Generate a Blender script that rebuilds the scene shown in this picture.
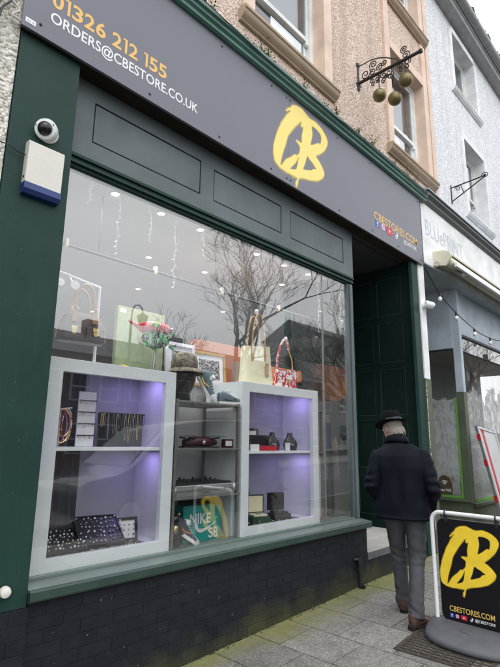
import bpy, bmesh, math, random
from mathutils import Vector, Matrix, noise as mnoise
random.seed(7)
R = math.radians
S = bpy.context.scene
C = S.collection
for o in list(bpy.data.objects): bpy.data.objects.remove(o)

# ------------------------------------------------------------------ camera
YAW, PIT, ROL, FPX = .8101, .2156, -.0131, 491.0
D0, ZC, SLOPE = 2.95, 1.603, .0317          # wall distance, eye height, pavement slope along the street
_f = Vector((math.sin(YAW)*math.cos(PIT), math.cos(YAW)*math.cos(PIT), math.sin(PIT)))
_r0 = Vector((math.cos(YAW), -math.sin(YAW), 0)); _d0 = _f.cross(_r0)
_r = math.cos(ROL)*_r0+math.sin(ROL)*_d0; _d = -math.sin(ROL)*_r0+math.cos(ROL)*_d0
CAM = Vector((0, -D0, ZC))
cd = bpy.data.cameras.new('camera'); cam = bpy.data.objects.new('camera', cd); C.objects.link(cam)
u = -_d; b = -_f
cam.matrix_world = Matrix(((_r.x, u.x, b.x, CAM.x), (_r.y, u.y, b.y, CAM.y), (_r.z, u.z, b.z, CAM.z), (0, 0, 0, 1)))
cd.sensor_fit = 'VERTICAL'; cd.sensor_height = 36; cd.lens = 36*FPX/667; cd.clip_start = .05; cd.clip_end = 500
S.camera = cam
S.render.resolution_x, S.render.resolution_y = 768, 1024

# ------------------------------------------------------------------ sky, sun, exposure
SUN_EL, SUN_AZ = 52, 205                     # overcast: a very soft sun high behind the photographer
w = bpy.data.worlds.new('World'); S.world = w; w.use_nodes = True
wn = w.node_tree; wn.nodes.clear()
sky = wn.nodes.new('ShaderNodeTexSky'); sky.sky_type = 'NISHITA'; sky.sun_disc = False
sky.sun_elevation = R(SUN_EL); sky.sun_rotation = R(SUN_AZ); sky.dust_density = 6; sky.air_density = 1
bw = wn.nodes.new('ShaderNodeRGBToBW'); mx = wn.nodes.new('ShaderNodeMix'); mx.data_type = 'RGBA'
mx.inputs[0].default_value = .80             # cloud deck: mostly even white with a little of the sky behind it
mx.inputs[7].default_value = (13.2, 13.5, 13.9, 1)
bg = wn.nodes.new('ShaderNodeBackground'); bg.inputs[1].default_value = .115
ow = wn.nodes.new('ShaderNodeOutputWorld')
wn.links.new(sky.outputs[0], bw.inputs[0]); wn.links.new(bw.outputs[0], mx.inputs[6])
wn.links.new(mx.outputs[2], bg.inputs[0]); wn.links.new(bg.outputs[0], ow.inputs[0])
sd = bpy.data.lights.new('sun', 'SUN'); sd.energy = .6; sd.angle = R(40); sd.color = (1, .97, .93)
sun = bpy.data.objects.new('sun', sd); C.objects.link(sun)
_az = R(SUN_AZ); _sdir = Vector((math.sin(_az)*math.cos(R(SUN_EL)), math.cos(_az)*math.cos(R(SUN_EL)), math.sin(R(SUN_EL))))
sun.rotation_euler = _sdir.to_track_quat('Z', 'Y').to_euler()
S.view_settings.view_transform = 'Standard'; S.view_settings.look = 'None'
S.view_settings.gamma = 1; S.view_settings.exposure = .42
S.render.engine = 'CYCLES'
cy = S.cycles; cy.use_denoising = True; cy.max_bounces = 8; cy.diffuse_bounces = 4; cy.glossy_bounces = 4
cy.transparent_max_bounces = 24; cy.transmission_bounces = 4; cy.caustics_reflective = False; cy.caustics_refractive = False
cy.sample_clamp_indirect = 6

# ------------------------------------------------------------------ photo pixel -> place (only gives a direction; the plane gives the depth)
def ray(x, y):
    a, c = (x-250)/FPX, (y-333.5)/FPX
    return _r*a+_d*c+_f
def W(x, y, Y):
    r = ray(x, y); return CAM+r*((Y+D0)/r.y)
def G(x, y, dz=0):
    r = ray(x, y); return CAM+r*((dz-ZC)/(r.z-SLOPE*r.x))
def gz(x): return SLOPE*x

# ------------------------------------------------------------------ materials
MATS = {}
def new_mat(name):
    m = bpy.data.materials.new(name); m.use_nodes = True; nt = m.node_tree
    p = nt.nodes['Principled BSDF']; MATS[name] = m
    return m, nt, p
def nd(nt, t, **k):
    n = nt.nodes.new('ShaderNode'+t)
    for a, v in k.items():
        if a.startswith('i_'):
            n.inputs[a[2:].replace('_', ' ')].default_value = v
        else: setattr(n, a, v)
    return n
def lk(nt, a, b): nt.links.new(a, b)
def mixc(nt, fac, a, b, mode='MIX'):
    n = nt.nodes.new('ShaderNodeMix'); n.data_type = 'RGBA'; n.blend_type = mode
    for s, v in ((n.inputs[0], fac), (n.inputs[6], a), (n.inputs[7], b)):
        if hasattr(v, 'is_output'): nt.links.new(v, s)
        else: s.default_value = v if not isinstance(v, tuple) or len(v) == 4 else (*v, 1)
    return n.outputs[2]
def mth(nt, op, a, b=0., c=None, clamp=False):
    n = nt.nodes.new('ShaderNodeMath'); n.operation = op; n.use_clamp = clamp
    for i, v in enumerate((a, b) if c is None else (a, b, c)):
        if hasattr(v, 'is_output'): nt.links.new(v, n.inputs[i])
        else: n.inputs[i].default_value = v
    return n.outputs[0]
def ramp(nt, fac, *st):
    n = nt.nodes.new('ShaderNodeValToRGB'); e = n.color_ramp.elements
    while len(e) < len(st): e.new(.5)
    for el, (p, c) in zip(e, st): el.position = p; el.color = (c, c, c, 1) if isinstance(c, (int, float)) else (*c, 1)
    lk(nt, fac, n.inputs[0]); return n.outputs[0]
def noise(nt, vec, scale, detail=4, rough=.55, dist=0):
    n = nd(nt, 'TexNoise'); n.inputs['Scale'].default_value = scale; n.inputs['Detail'].default_value = detail
    n.inputs['Roughness'].default_value = rough; n.inputs['Distortion'].default_value = dist
    if vec is not None: lk(nt, vec, n.inputs['Vector'])
    return n.outputs[0]
def vor(nt, vec, scale, feature='F1'):
    n = nd(nt, 'TexVoronoi'); n.feature = feature; n.inputs['Scale'].default_value = scale
    lk(nt, vec, n.inputs['Vector']); return n
def pos(nt): return nd(nt, 'NewGeometry').outputs['Position']
def ocoord(nt): return nd(nt, 'TexCoord').outputs['Object']
def bumped(nt, p, h, strength, dist=.004):
    bn = nd(nt, 'Bump'); bn.inputs['Strength'].default_value = strength; bn.inputs['Distance'].default_value = dist
    lk(nt, h, bn.inputs['Height']); lk(nt, bn.outputs[0], p.inputs['Normal'])
def M(name, col, rough=.55, metal=0, var=.14, vs=7, bump=.12, bs=90, rnd=0, spec=.5, rv=.12):
    """paint / plastic / metal / cloth with uneven tone, gloss and fine relief"""
    if name in MATS: return MATS[name]
    m, nt, p = new_mat(name); co = ocoord(nt)
    n1 = noise(nt, co, vs, 5); n2 = noise(nt, co, bs, 3)
    k = mth(nt, 'ADD', mth(nt, 'MULTIPLY', n1, .7), mth(nt, 'MULTIPLY', n2, .3))
    f = ramp(nt, k, (.3, 0), (.7, 1))
    lo = tuple(c*(1-var) for c in col); hi = tuple(min(1, c*(1+var)) for c in col)
    c = mixc(nt, f, lo, hi)
    if rnd:
        oi = nd(nt, 'ObjectInfo').outputs['Random']
        hs = nd(nt, 'HueSaturation'); lk(nt, c, hs.inputs['Color']); lk(nt, mth(nt, 'MULTIPLY_ADD', oi, 2*rnd, 1-rnd), hs.inputs['Value']); c = hs.outputs[0]
    lk(nt, c, p.inputs['Base Color']); p.inputs['Metallic'].default_value = metal
    lk(nt, mth(nt, 'MULTIPLY_ADD', n1, 2*rv, rough-rv, clamp=True), p.inputs['Roughness'])
    p.inputs['Specular IOR Level'].default_value = spec
    if bump: bumped(nt, p, n2, bump)
    return m
def emit(name, col, st):
    m, nt, p = new_mat(name); p.inputs['Base Color'].default_value = (*col, 1)
    p.inputs['Emission Color'].default_value = (*col, 1); p.inputs['Emission Strength'].default_value = st; return m
def glass_mat(name, tint=(1, 1, 1), f0=.045):
    m = bpy.data.materials.new(name); m.use_nodes = True; nt = m.node_tree; nt.nodes.clear(); MATS[name] = m
    lw = nd(nt, 'LayerWeight'); lw.inputs[0].default_value = .5
    f = mth(nt, 'MULTIPLY_ADD', mth(nt, 'POWER', lw.outputs['Facing'], 5.), 1-f0, f0, clamp=True)
    t = nd(nt, 'BsdfTransparent'); t.inputs[0].default_value = (*tint, 1)
    g = nd(nt, 'BsdfGlossy'); g.inputs['Roughness'].default_value = .0
    mi = nd(nt, 'MixShader'); o = nd(nt, 'OutputMaterial')
    lk(nt, f, mi.inputs[0]); lk(nt, t.outputs[0], mi.inputs[1]); lk(nt, g.outputs[0], mi.inputs[2]); lk(nt, mi.outputs[0], o.inputs[0])
    return m
def pebble_mat(name, c1, c2, c3, scale=75, bump=.9, streak=.0):
    m, nt, p = new_mat(name); co = ocoord(nt)
    v = vor(nt, co, scale); v2 = vor(nt, co, scale*.55)
    cell = nd(nt, 'SeparateColor'); lk(nt, v.outputs['Color'], cell.inputs[0])
    a = mixc(nt, ramp(nt, cell.outputs[0], (.25, 0), (.75, 1)), c1, c2)
    a = mixc(nt, ramp(nt, cell.outputs[1], (.62, 0), (.75, 1)), a, c3)
    big = noise(nt, co, .9, 5); st = nd(nt, 'Mapping'); st.inputs['Scale'].default_value = (3, 3, .25); lk(nt, co, st.inputs['Vector'])
    sn = noise(nt, st.outputs[0], 2.2, 4)
    a = mixc(nt, ramp(nt, big, (.4, .0), (.8, .16)), a, tuple(x*.62 for x in c1))
    if streak: a = mixc(nt, ramp(nt, sn, (.5, 0), (.72, streak)), a, (c1[0]*.5, c1[1]*.47, c1[2]*.42))
    lk(nt, a, p.inputs['Base Color']); p.inputs['Roughness'].default_value = .9
    h = mth(nt, 'ADD', mth(nt, 'MULTIPLY', v.outputs['Distance'], -1.), mth(nt, 'MULTIPLY', v2.outputs['Distance'], -.6))
    bumped(nt, p, h, bump, .012); return m

def painted_wood(name, col, rough=.42, wear=.0, spec=.5):
    m, nt, p = new_mat(name); co = ocoord(nt)
    st = nd(nt, 'Mapping'); st.inputs['Scale'].default_value = (5, 5, .6); lk(nt, co, st.inputs['Vector'])
    n1 = noise(nt, co, 3, 5); n2 = noise(nt, st.outputs[0], 6, 6); n3 = noise(nt, co, 160, 3)
    c = mixc(nt, ramp(nt, n1, (.3, 0), (.72, 1)), tuple(x*.85 for x in col), tuple(x*1.2 for x in col))
    c = mixc(nt, ramp(nt, n2, (.55, 0), (.8, .30)), c, tuple(.03+.95*x for x in col))
    sp = ramp(nt, noise(nt, co, 38, 2), (.73, 0), (.76, .8))
    if wear: c = mixc(nt, mth(nt, 'MULTIPLY', sp, wear), c, (.4, .42, .4))
    lk(nt, c, p.inputs['Base Color'])
    lk(nt, mth(nt, 'MULTIPLY_ADD', n2, .3, rough-.15), p.inputs['Roughness'])
    p.inputs['Specular IOR Level'].default_value = spec
    bumped(nt, p, mth(nt, 'ADD', mth(nt, 'MULTIPLY', n2, .6), mth(nt, 'MULTIPLY', n3, .25)), .22, .004); return m

painted_wood('green', (.014, .041, .035), .5, .14, .2)
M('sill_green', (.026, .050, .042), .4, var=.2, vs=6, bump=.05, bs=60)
M('sill_sky_sheen', (.125, .165, .152), .33, var=.12, vs=5, bump=.04, bs=60)  # sill top: glancing sky reflection painted in as a paler green
painted_wood('frieze', (.098, .120, .128), .45, .1, .35)
painted_wood('cornice_green', (.085, .185, .158), .45, .4)
painted_wood('recess_shade_green', (.0028, .0125, .0108), .55, .15, .12)  # shopfront green with the shade of the entrance recess darkened into its colour
painted_wood('olive', (.085, .105, .07), .5, .5)
painted_wood('bluegrey', (.42, .48, .54), .55, .2)
painted_wood('white_wood', (.72, .74, .73), .45, .15)
painted_wood('peach', (.70, .535, .43), .7, .2)
painted_wood('stone_sill', (.42, .32, .23), .75, .3)
painted_wood('white_render', (.78, .79, .80), .75, .2)
pebble_mat('pebble_peach', (.66, .505, .42), (.84, .69, .59), (.43, .32, .26), 62, .75, .38)
pebble_mat('pebble_white', (.76, .78, .81), (.88, .89, .91), (.56, .58, .61), 58, .6, .25)
pebble_mat('pebble_cream', (.68, .65, .58), (.86, .83, .77), (.42, .39, .33), 55, .8, .12)
M('sign_grey', (.146, .148, .182), .42, var=.035, vs=1.6, bump=.03, bs=300, rv=.05)
M('sign_edge', (.04, .04, .045), .5)
M('yellow', (.88, .62, .035), .5, var=.12, vs=9, bump=.02)
M('yellow_pale', (.90, .72, .20), .5, var=.03, bump=.02)
M('gold_text', (.80, .48, .13), .5, var=.05, bump=.02)
M('white', (.80, .80, .80), .45, var=.05, bump=.03)
M('white_gloss', (.78, .80, .81), .25, var=.03, bump=.02)
M('cabinet_white', (.84, .88, .90), .3, var=.03, vs=2, bump=.02)
M('cabinet_back', (.36, .36, .39), .6, var=.05, bump=0)
M('cabinet_in', (.66, .66, .72), .5, var=.03, bump=.0)
M('offwhite_plastic', (.66, .64, .58), .4, var=.06, bump=.05)
M('black', (.012, .012, .014), .45, bump=.05)
M('black_gloss', (.01, .01, .012), .12, bump=.0, rv=.03)
M('blue_plastic', (.012, .035, .16), .35)
M('screw', (.02, .02, .022), .4, .6)
M('iron', (.035, .032, .034), .6, .4, var=.4, bump=.4, bs=140)
M('bronze', (.19, .155, .075), .48, .75, var=.35, vs=16, bump=.2, bs=60)
M('steel', (.5, .51, .52), .32, .9, var=.1)
M('aluminium', (.62, .63, .65), .35, .85, var=.12, bump=.1)
M('grey_metal', (.24, .24, .23), .4, .5)
M('lead', (.11, .115, .12), .6, .2, var=.3)
M('red', (.45, .02, .03), .4)
M('maroon', (.06, .008, .014), .4)
M('board_face', (.46, .47, .48), .5, var=.12, vs=4)
M('tape_green', (.13, .33, .05), .5, var=.06, bump=.02)
M('rubber', (.095, .10, .112), .62, var=.18, vs=14, bump=.25, bs=200)
M('board_black', (.010, .010, .013), .4, var=.15, bump=.02, spec=.15)
M('tube_white', (.74, .75, .77), .3, var=.05, bump=.03)
M('slate', (.10, .105, .115), .7, var=.35, rnd=.15)
M('moss', (.062, .078, .028), .95, var=.5, vs=20, bump=1., bs=60)
M('weed', (.19, .25, .075), .8, var=.4, vs=20)
M('gutter', (.36, .36, .36), .55, var=.25)
M('wood_floor', (.20, .135, .085), .4, var=.3, vs=5)
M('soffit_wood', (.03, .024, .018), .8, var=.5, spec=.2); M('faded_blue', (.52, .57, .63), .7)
M('wood_gold', (.42, .29, .12), .45, var=.2, vs=20)
M('inner_wall', (.52, .52, .52), .8, var=.05)
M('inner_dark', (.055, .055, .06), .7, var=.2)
M('ceiling', (.72, .72, .71), .8, var=.03, bump=.02)
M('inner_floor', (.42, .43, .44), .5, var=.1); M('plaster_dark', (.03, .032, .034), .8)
M('cream_awning', (.70, .66, .52), .55, var=.08)
M('orange', (.62, .21, .06), .6, var=.06)
M('orange_brown', (.33, .12, .06), .7, var=.12)
M('taupe', (.30, .24, .2), .7); M('sticker_brown', (.07, .05, .032), .6)
M('sage', (.30, .36, .21), .8, var=.2, vs=18)
M('cream_leather', (.70, .66, .46), .45, var=.06, bump=.1)
M('tan_leather', (.42, .25, .11), .5, var=.12)
M('brown_leather', (.075, .055, .05), .5, var=.25, vs=60)
M('brass', (.68, .50, .2), .28, .9, var=.1)
M('skin', (.46, .27, .2), .55, var=.1, vs=30, bump=.1)
M('hair', (.20, .175, .145), .6, var=.3, vs=60, bump=.9, bs=160)
M('hat', (.006, .0065, .009), .9, var=.2, bump=.3, bs=260, spec=.1)
M('jacket', (.0036, .0048, .0098), .7, var=.25, vs=9, bump=.25, bs=420, spec=.12)
M('trousers', (.070, .071, .080), .9, var=.25, vs=12, bump=.5, bs=320, spec=.15)
M('shoe_brown', (.065, .032, .022), .55, var=.3, vs=25, bump=.3)
M('shoe_sole', (.028, .02, .016), .7)
M('teal', (.02, .34, .30), .5, var=.05, bump=.02)
M('sneak_blue', (.085, .14, .17), .6); M('sneak_navy', (.03, .04, .07), .5)
M('purple_grey', (.42, .38, .6), .6, var=.04)
M('tile', (.40, .38, .36), .45, var=.12, vs=3, rnd=.06)
M('grout', (.16, .15, .14), .9)
M('bark', (.075, .062, .05), .9, var=.35, bump=.6, bs=25)
M('car_black', (.012, .013, .016), .18, var=.05, bump=0, rv=.03)
M('tyre', (.018, .018, .018), .85)
M('house_frame', (.30, .30, .29), .7); M('house_white', (.30, .30, .29), .8, var=.1, vs=1); M('house_brick', (.095, .07, .06), .85, var=.2, vs=2)
M('hedge', (.035, .055, .022), .9, var=.5, vs=4)
M('lamp_paint', (.02, .022, .025), .5)
emit('spot_on', (1, .80, .5), 5); emit('led', (.72, .68, 1), 2.2); emit('fairy', (.95, .97, 1), .12); emit('bulb_glass', (.9, .9, .86), .0)
glass_mat('glass', (.985, .99, .99), .145)
glass_mat('glass_far', (.55, .58, .6), .10)
glass_mat('glass_sash', (.80, .83, .85), .13)

def brick_mat():
    m, nt, p = new_mat('painted_brick'); po = pos(nt); sx = nd(nt, 'SeparateXYZ'); lk(nt, po, sx.inputs[0])
    h = mth(nt, 'SUBTRACT', sx.outputs[2], mth(nt, 'MULTIPLY', sx.outputs[0], SLOPE))      # height above the pavement
    n1 = noise(nt, po, 2.6, 6, .65); n2 = noise(nt, po, 55, 4); n3 = noise(nt, po, 9, 5)
    oi = nd(nt, 'ObjectInfo').outputs['Random']
    c = mixc(nt, ramp(nt, n3, (.3, 0), (.7, 1)), (.0072, .0086, .0135), (.0135, .0158, .0235))
    c = mixc(nt, mth(nt, 'MULTIPLY', oi, .3), c, (.021, .022, .029))
    ms = mth(nt, 'SUBTRACT', mth(nt, 'MULTIPLY_ADD', n1, .75, .02), mth(nt, 'MULTIPLY', h, 1.15))
    mossm = ramp(nt, ms, (.16, 0), (.42, .62))
    c = mixc(nt, mossm, c, mixc(nt, n3, (.035, .037, .016), (.10, .098, .04)))
    sp = ramp(nt, noise(nt, po, 26, 2), (.71, 0), (.735, .7)); c = mixc(nt, sp, c, (.22, .22, .2))
    lk(nt, c, p.inputs['Base Color']); lk(nt, mth(nt, 'MULTIPLY_ADD', n1, .25, .5), p.inputs['Roughness']); p.inputs['Specular IOR Level'].default_value = .22
    bumped(nt, p, mth(nt, 'ADD', n2, mth(nt, 'MULTIPLY', n3, .8)), .6, .005)
brick_mat()
def slab_mat(name, rnd=True):
    m, nt, p = new_mat(name); po = pos(nt); sx = nd(nt, 'SeparateXYZ'); lk(nt, po, sx.inputs[0])
    n1 = noise(nt, po, 1.7, 6, .62); n2 = noise(nt, po, 14, 6, .7); n4 = noise(nt, po, 5, 5, .6)
    v = vor(nt, po, 125); cell = nd(nt, 'SeparateColor'); lk(nt, v.outputs['Color'], cell.inputs[0])
    c = mixc(nt, ramp(nt, n2, (.25, 0), (.75, 1)), (.108, .105, .097), (.215, .208, .194))
    c = mixc(nt, ramp(nt, cell.outputs[0], (.72, 0), (.82, .6)), c, (.36, .35, .32))
    c = mixc(nt, ramp(nt, cell.outputs[1], (.82, 0), (.92, .5)), c, (.06, .057, .052))
    if rnd:
        oi = nd(nt, 'ObjectInfo').outputs['Random']
        hs = nd(nt, 'HueSaturation'); lk(nt, c, hs.inputs['Color']); lk(nt, mth(nt, 'MULTIPLY_ADD', oi, .5, .76), hs.inputs['Value']); c = hs.outputs[0]
    gv = vor(nt, po, 5.5); gum = ramp(nt, gv.outputs['Distance'], (.085, .75), (.11, 0)); c = mixc(nt, gum, c, (.085, .082, .078))
    c = mixc(nt, ramp(nt, noise(nt, po, 3.1, 6, .7, .8), (.52, 0), (.68, .45)), c, (.085, .08, .068))
    near = mth(nt, 'MULTIPLY_ADD', sx.outputs[1], 1.15, .50)                                # algae thins out away from the damp wall
    mk = mth(nt, 'ADD', mth(nt, 'MULTIPLY', n1, .85), mth(nt, 'MULTIPLY', n4, .35)); mk = mth(nt, 'ADD', mk, near)
    c = mixc(nt, ramp(nt, mk, (.66, 0), (1.02, .85)), c, mixc(nt, n2, (.115, .118, .035), (.27, .265, .095)))
    lk(nt, c, p.inputs['Base Color']); lk(nt, mth(nt, 'MULTIPLY_ADD', n2, .3, .6), p.inputs['Roughness'])
    bumped(nt, p, mth(nt, 'ADD', n2, mth(nt, 'MULTIPLY', v.outputs['Distance'], -.5)), .55, .006)
M('joint_dirt', (.045, .05, .026), .95, var=.5, vs=9, bump=.6, bs=60)
slab_mat('slab'); slab_mat('slab_base', False)
def tex2(name, c1, c2, scale, thr=.5, rough=.5, kind='noise', dist=1.):
    m, nt, p = new_mat(name); co = ocoord(nt)
    f = noise(nt, co, scale, 3, .5, dist) if kind == 'noise' else vor(nt, co, scale).outputs['Distance']
    lk(nt, mixc(nt, ramp(nt, f, (thr-.03, 0), (thr+.03, 1)), c1, c2), p.inputs['Base Color']); p.inputs['Roughness'].default_value = rough
    bumped(nt, p, noise(nt, co, 200), .1); return m
tex2('red_pattern', (.75, .72, .7), (.42, .012, .03), 34, .49, .4)
tex2('camo', (.09, .085, .06), (.24, .2, .135), 26, .5, .85)
tex2('picture', (.06, .06, .065), (.42, .42, .4), 42, .52, .6)
tex2('picture_colour', (.05, .09, .05), (.30, .32, .3), 30, .5, .6)
tex2('toy_green', (.02, .02, .02), (.03, .36, .08), 22, .52, .4)
tex2('toy_red', (.02, .10, .04), (.46, .02, .04), 12, .4, .4)
tex2('asphalt', (.05, .05, .052), (.075, .075, .076), 60, .5, .85)
def whitewash_mat():
    """window glass daubed on the inside with whiting: swirls below a ragged upper edge, clear above"""
    m = bpy.data.materials.new('whitewash'); m.use_nodes = True; nt = m.node_tree; MATS['whitewash'] = m
    p = nt.nodes['Principled BSDF']; out = nt.nodes['Material Output']; po = pos(nt)
    sx = nd(nt, 'SeparateXYZ'); lk(nt, po, sx.inputs[0])
    mp = nd(nt, 'Mapping'); mp.inputs['Scale'].default_value = (1, 1, .45); lk(nt, po, mp.inputs['Vector'])
    big = noise(nt, po, 1.9, 3, .6, .6); st = noise(nt, mp.outputs[0], 7, 8, .72, 2.4)
    top = mth(nt, 'SUBTRACT', mth(nt, 'MULTIPLY_ADD', big, 1.7, 1.62), sx.outputs[2])
    a = ramp(nt, top, (.0, 0), (.06, 1))
    sw = ramp(nt, st, (.40, .45), (.54, 1.)); n = ramp(nt, noise(nt, po, 2.2, 5, .6), (.3, .85), (.6, 1.))
    low = ramp(nt, mth(nt, 'SUBTRACT', sx.outputs[2], .25), (.45, .45), (1., 1.))
    a = mth(nt, 'MULTIPLY', mth(nt, 'MULTIPLY', mth(nt, 'MULTIPLY', a, sw), n), low, clamp=True)
    p.inputs['Base Color'].default_value = (.84, .88, .88, 1); p.inputs['Roughness'].default_value = .8
    t = nd(nt, 'BsdfTransparent'); mi = nd(nt, 'MixShader'); lk(nt, a, mi.inputs[0]); lk(nt, t.outputs[0], mi.inputs[1]); lk(nt, p.outputs[0], mi.inputs[2])
    lk(nt, mi.outputs[0], out.inputs[0])
whitewash_mat()

# ------------------------------------------------------------------ mesh helpers
class MB:
    def __init__(s): s.v = []; s.f = []
    def add(s, vs, fs):
        n = len(s.v); s.v += [Vector(x) for x in vs]; s.f += [tuple(i+n for i in f) for f in fs]; return s
    def box(s, x0, x1, y0, y1, z0, z1, bev=0):
        if bev:
            bm = bmesh.new(); bmesh.ops.create_cube(bm, size=1)
            for v in bm.verts: v.co = ((x0+x1)/2+v.co.x*(x1-x0), (y0+y1)/2+v.co.y*(y1-y0), (z0+z1)/2+v.co.z*(z1-z0))
            bmesh.ops.bevel(bm, geom=list(bm.edges), offset=bev, segments=2, affect='EDGES', profile=.6)
            bm.verts.index_update()
            s.add([v.co.copy() for v in bm.verts], [[v.index for v in f.verts] for f in bm.faces]); bm.free(); return s
        return s.add([(x0, y0, z0), (x1, y0, z0), (x1, y1, z0), (x0, y1, z0), (x0, y0, z1), (x1, y0, z1), (x1, y1, z1), (x0, y1, z1)],
                     [(0, 3, 2, 1), (4, 5, 6, 7), (0, 1, 5, 4), (1, 2, 6, 5), (2, 3, 7, 6), (3, 0, 4, 7)])
    def prism(s, poly, axis, a, b_):
        """poly: 2D outline in the plane across axis ('x': y,z  'y': x,z  'z': x,y) swept from a to b_"""
        n = len(poly)
        def pt(p, t): return {'x': (t, p[0], p[1]), 'y': (p[0], t, p[1]), 'z': (p[0], p[1], t)}[axis]
        return s.add([pt(p, a) for p in poly]+[pt(p, b_) for p in poly],
                     [tuple(range(n))[::-1], tuple(range(n, 2*n))]+[(i, (i+1) % n, (i+1) % n+n, i+n) for i in range(n)])
    def tube(s, pts, r, n=8, closed=False):
        pts = [Vector(p) for p in pts]; k = len(pts)
        rs = r if isinstance(r, (list, tuple)) else [r]*k
        vs = []; prev = None
        for i, p in enumerate(pts):
            if closed: t = pts[(i+1) % k]-pts[i-1]
            else: t = pts[min(i+1, k-1)]-pts[max(i-1, 0)]
            t.normalize()
            a = prev-t*prev.dot(t) if prev else t.orthogonal()
            if a.length < 1e-5: a = t.orthogonal()
            a.normalize(); prev = a; bb = t.cross(a)
            vs += [p+(a*math.cos(2*math.pi*j/n)+bb*math.sin(2*math.pi*j/n))*rs[i] for j in range(n)]
        fs = []
        for i in range(k if closed else k-1):
            i2 = (i+1) % k
            fs += [(i*n+j, i*n+(j+1) % n, i2*n+(j+1) % n, i2*n+j) for j in range(n)]
        if not closed: fs += [tuple(range(n))[::-1], tuple(range((k-1)*n, k*n))]
        return s.add(vs, fs)
    def lathe(s, prof, c=(0, 0, 0), n=20, axis='z', sx=1, sy=1):
        vs = []
        for (r, h) in prof:
            for j in range(n):
                a = 2*math.pi*j/n; p, q = r*math.cos(a)*sx, r*math.sin(a)*sy
                vs.append({'z': (c[0]+p, c[1]+q, c[2]+h), 'y': (c[0]+p, c[1]+h, c[2]+q), 'x': (c[0]+h, c[1]+p, c[2]+q)}[axis])
        k = len(prof)
        fs = [(i*n+j, i*n+(j+1) % n, (i+1)*n+(j+1) % n, (i+1)*n+j) for i in range(k-1) for j in range(n)]
        return s.add(vs, fs+[tuple(range(n))[::-1], tuple(range((k-1)*n, k*n))])
    def ball(s, c, r, n=16, sz=(1, 1, 1)):
        m = n//2; vs = []; 
        for i in range(m+1):
            th = math.pi*(i+.0001)/(m+.0002)
            for j in range(n):
                a = 2*math.pi*j/n
                vs.append((c[0]+r*sz[0]*math.sin(th)*math.cos(a), c[1]+r*sz[1]*math.sin(th)*math.sin(a), c[2]+r*sz[2]*math.cos(th)))
        return s.add(vs, [(i*n+j, (i+1)*n+j, (i+1)*n+(j+1) % n, i*n+(j+1) % n) for i in range(m) for j in range(n)])
    def loft(s, rings, n=20, p=2.0):
        """rings: (centre, u-vector, v-vector) ellipses / superellipses"""
        vs = []
        for c, uu, vv in rings:
            c, uu, vv = Vector(c), Vector(uu), Vector(vv)
            for j in range(n):
                a = 2*math.pi*j/n; ca, sa = math.cos(a), math.sin(a)
                vs.append(c+uu*(math.copysign(abs(ca)**(2/p), ca))+vv*(math.copysign(abs(sa)**(2/p), sa)))
        k = len(rings)
        fs = [(i*n+j, i*n+(j+1) % n, (i+1)*n+(j+1) % n, (i+1)*n+j) for i in range(k-1) for j in range(n)]
        return s.add(vs, fs+[tuple(range(n))[::-1], tuple(range((k-1)*n, k*n))])
    def quad(s, a, b_, c, d): return s.add([a, b_, c, d], [(0, 1, 2, 3)])
    def xf(s, m):
        s.v = [m @ v for v in s.v]; return s
    def mesh(s, name, mat, smooth=False):
        me = bpy.data.meshes.new(name); me.from_pydata([tuple(v) for v in s.v], [], s.f)
        bm = bmesh.new(); bm.from_mesh(me); bmesh.ops.recalc_face_normals(bm, faces=bm.faces); bm.to_mesh(me); bm.free()
        if mat: me.materials.append(MATS[mat])
        if smooth:
            me.polygons.foreach_set('use_smooth', [True]*len(me.polygons))
            if smooth != 'all': me.set_sharp_from_angle(angle=R(38))
        return me
def link(name, me, parent=None, loc=(0, 0, 0), rot=None):
    o = bpy.data.objects.new(name, me); C.objects.link(o); o.location = loc
    if rot: o.rotation_euler = rot
    if parent: o.parent = parent
    return o
def part(name, mb, mat, parent, smooth=False, world=False, label=None):
    """one mesh = one part; world=True: coordinates are world ones although the parent stands elsewhere"""
    if world:
        p = parent; mw = Matrix()
        while p is not None: mw = p.matrix_basis @ mw; p = p.parent
        mb.xf(mw.inverted())
    o = link(name, mb.mesh(name, mat, smooth), parent)
    if label: o['label'] = label
    return o
def tag(o, label, cat, group=None, kind=None):
    if label: o['label'] = label
    if cat: o['category'] = cat
    if group: o['group'] = group
    if kind: o['kind'] = kind
    return o
def thing(name, label, cat, loc=(0, 0, 0), rz=0, group=None):
    o = bpy.data.objects.new(name, None); C.objects.link(o); o.location = loc; o.rotation_euler = (0, 0, rz); o.empty_display_size = .1
    return tag(o, label, cat, group)
def single(name, mb, mat, label, cat, group=None, smooth=False, loc=(0, 0, 0), rz=0):
    o = link(name, mb.mesh(name, mat, smooth), None, loc, (0, 0, rz)); return tag(o, label, cat, group)
def remesh(mb, vox, smooth=2, disp=None):
    """melt overlapping lofts into one continuous skin"""
    me = mb.mesh('tmp', None); o = link('tmp', me); md = o.modifiers.new('r', 'REMESH'); md.mode = 'VOXEL'; md.voxel_size = vox
    if smooth:
        sm = o.modifiers.new('s', 'SMOOTH'); sm.iterations = smooth; sm.factor = .5
    dg = bpy.context.evaluated_depsgraph_get(); r = bpy.data.meshes.new_from_object(o.evaluated_get(dg))
    bpy.data.objects.remove(o)
    if disp:
        ns = [v.normal.copy() for v in r.vertices]
        for v, nn in zip(r.vertices, ns): v.co += nn*disp(v.co)
    r.polygons.foreach_set('use_smooth', [True]*len(r.polygons)); return r
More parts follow.
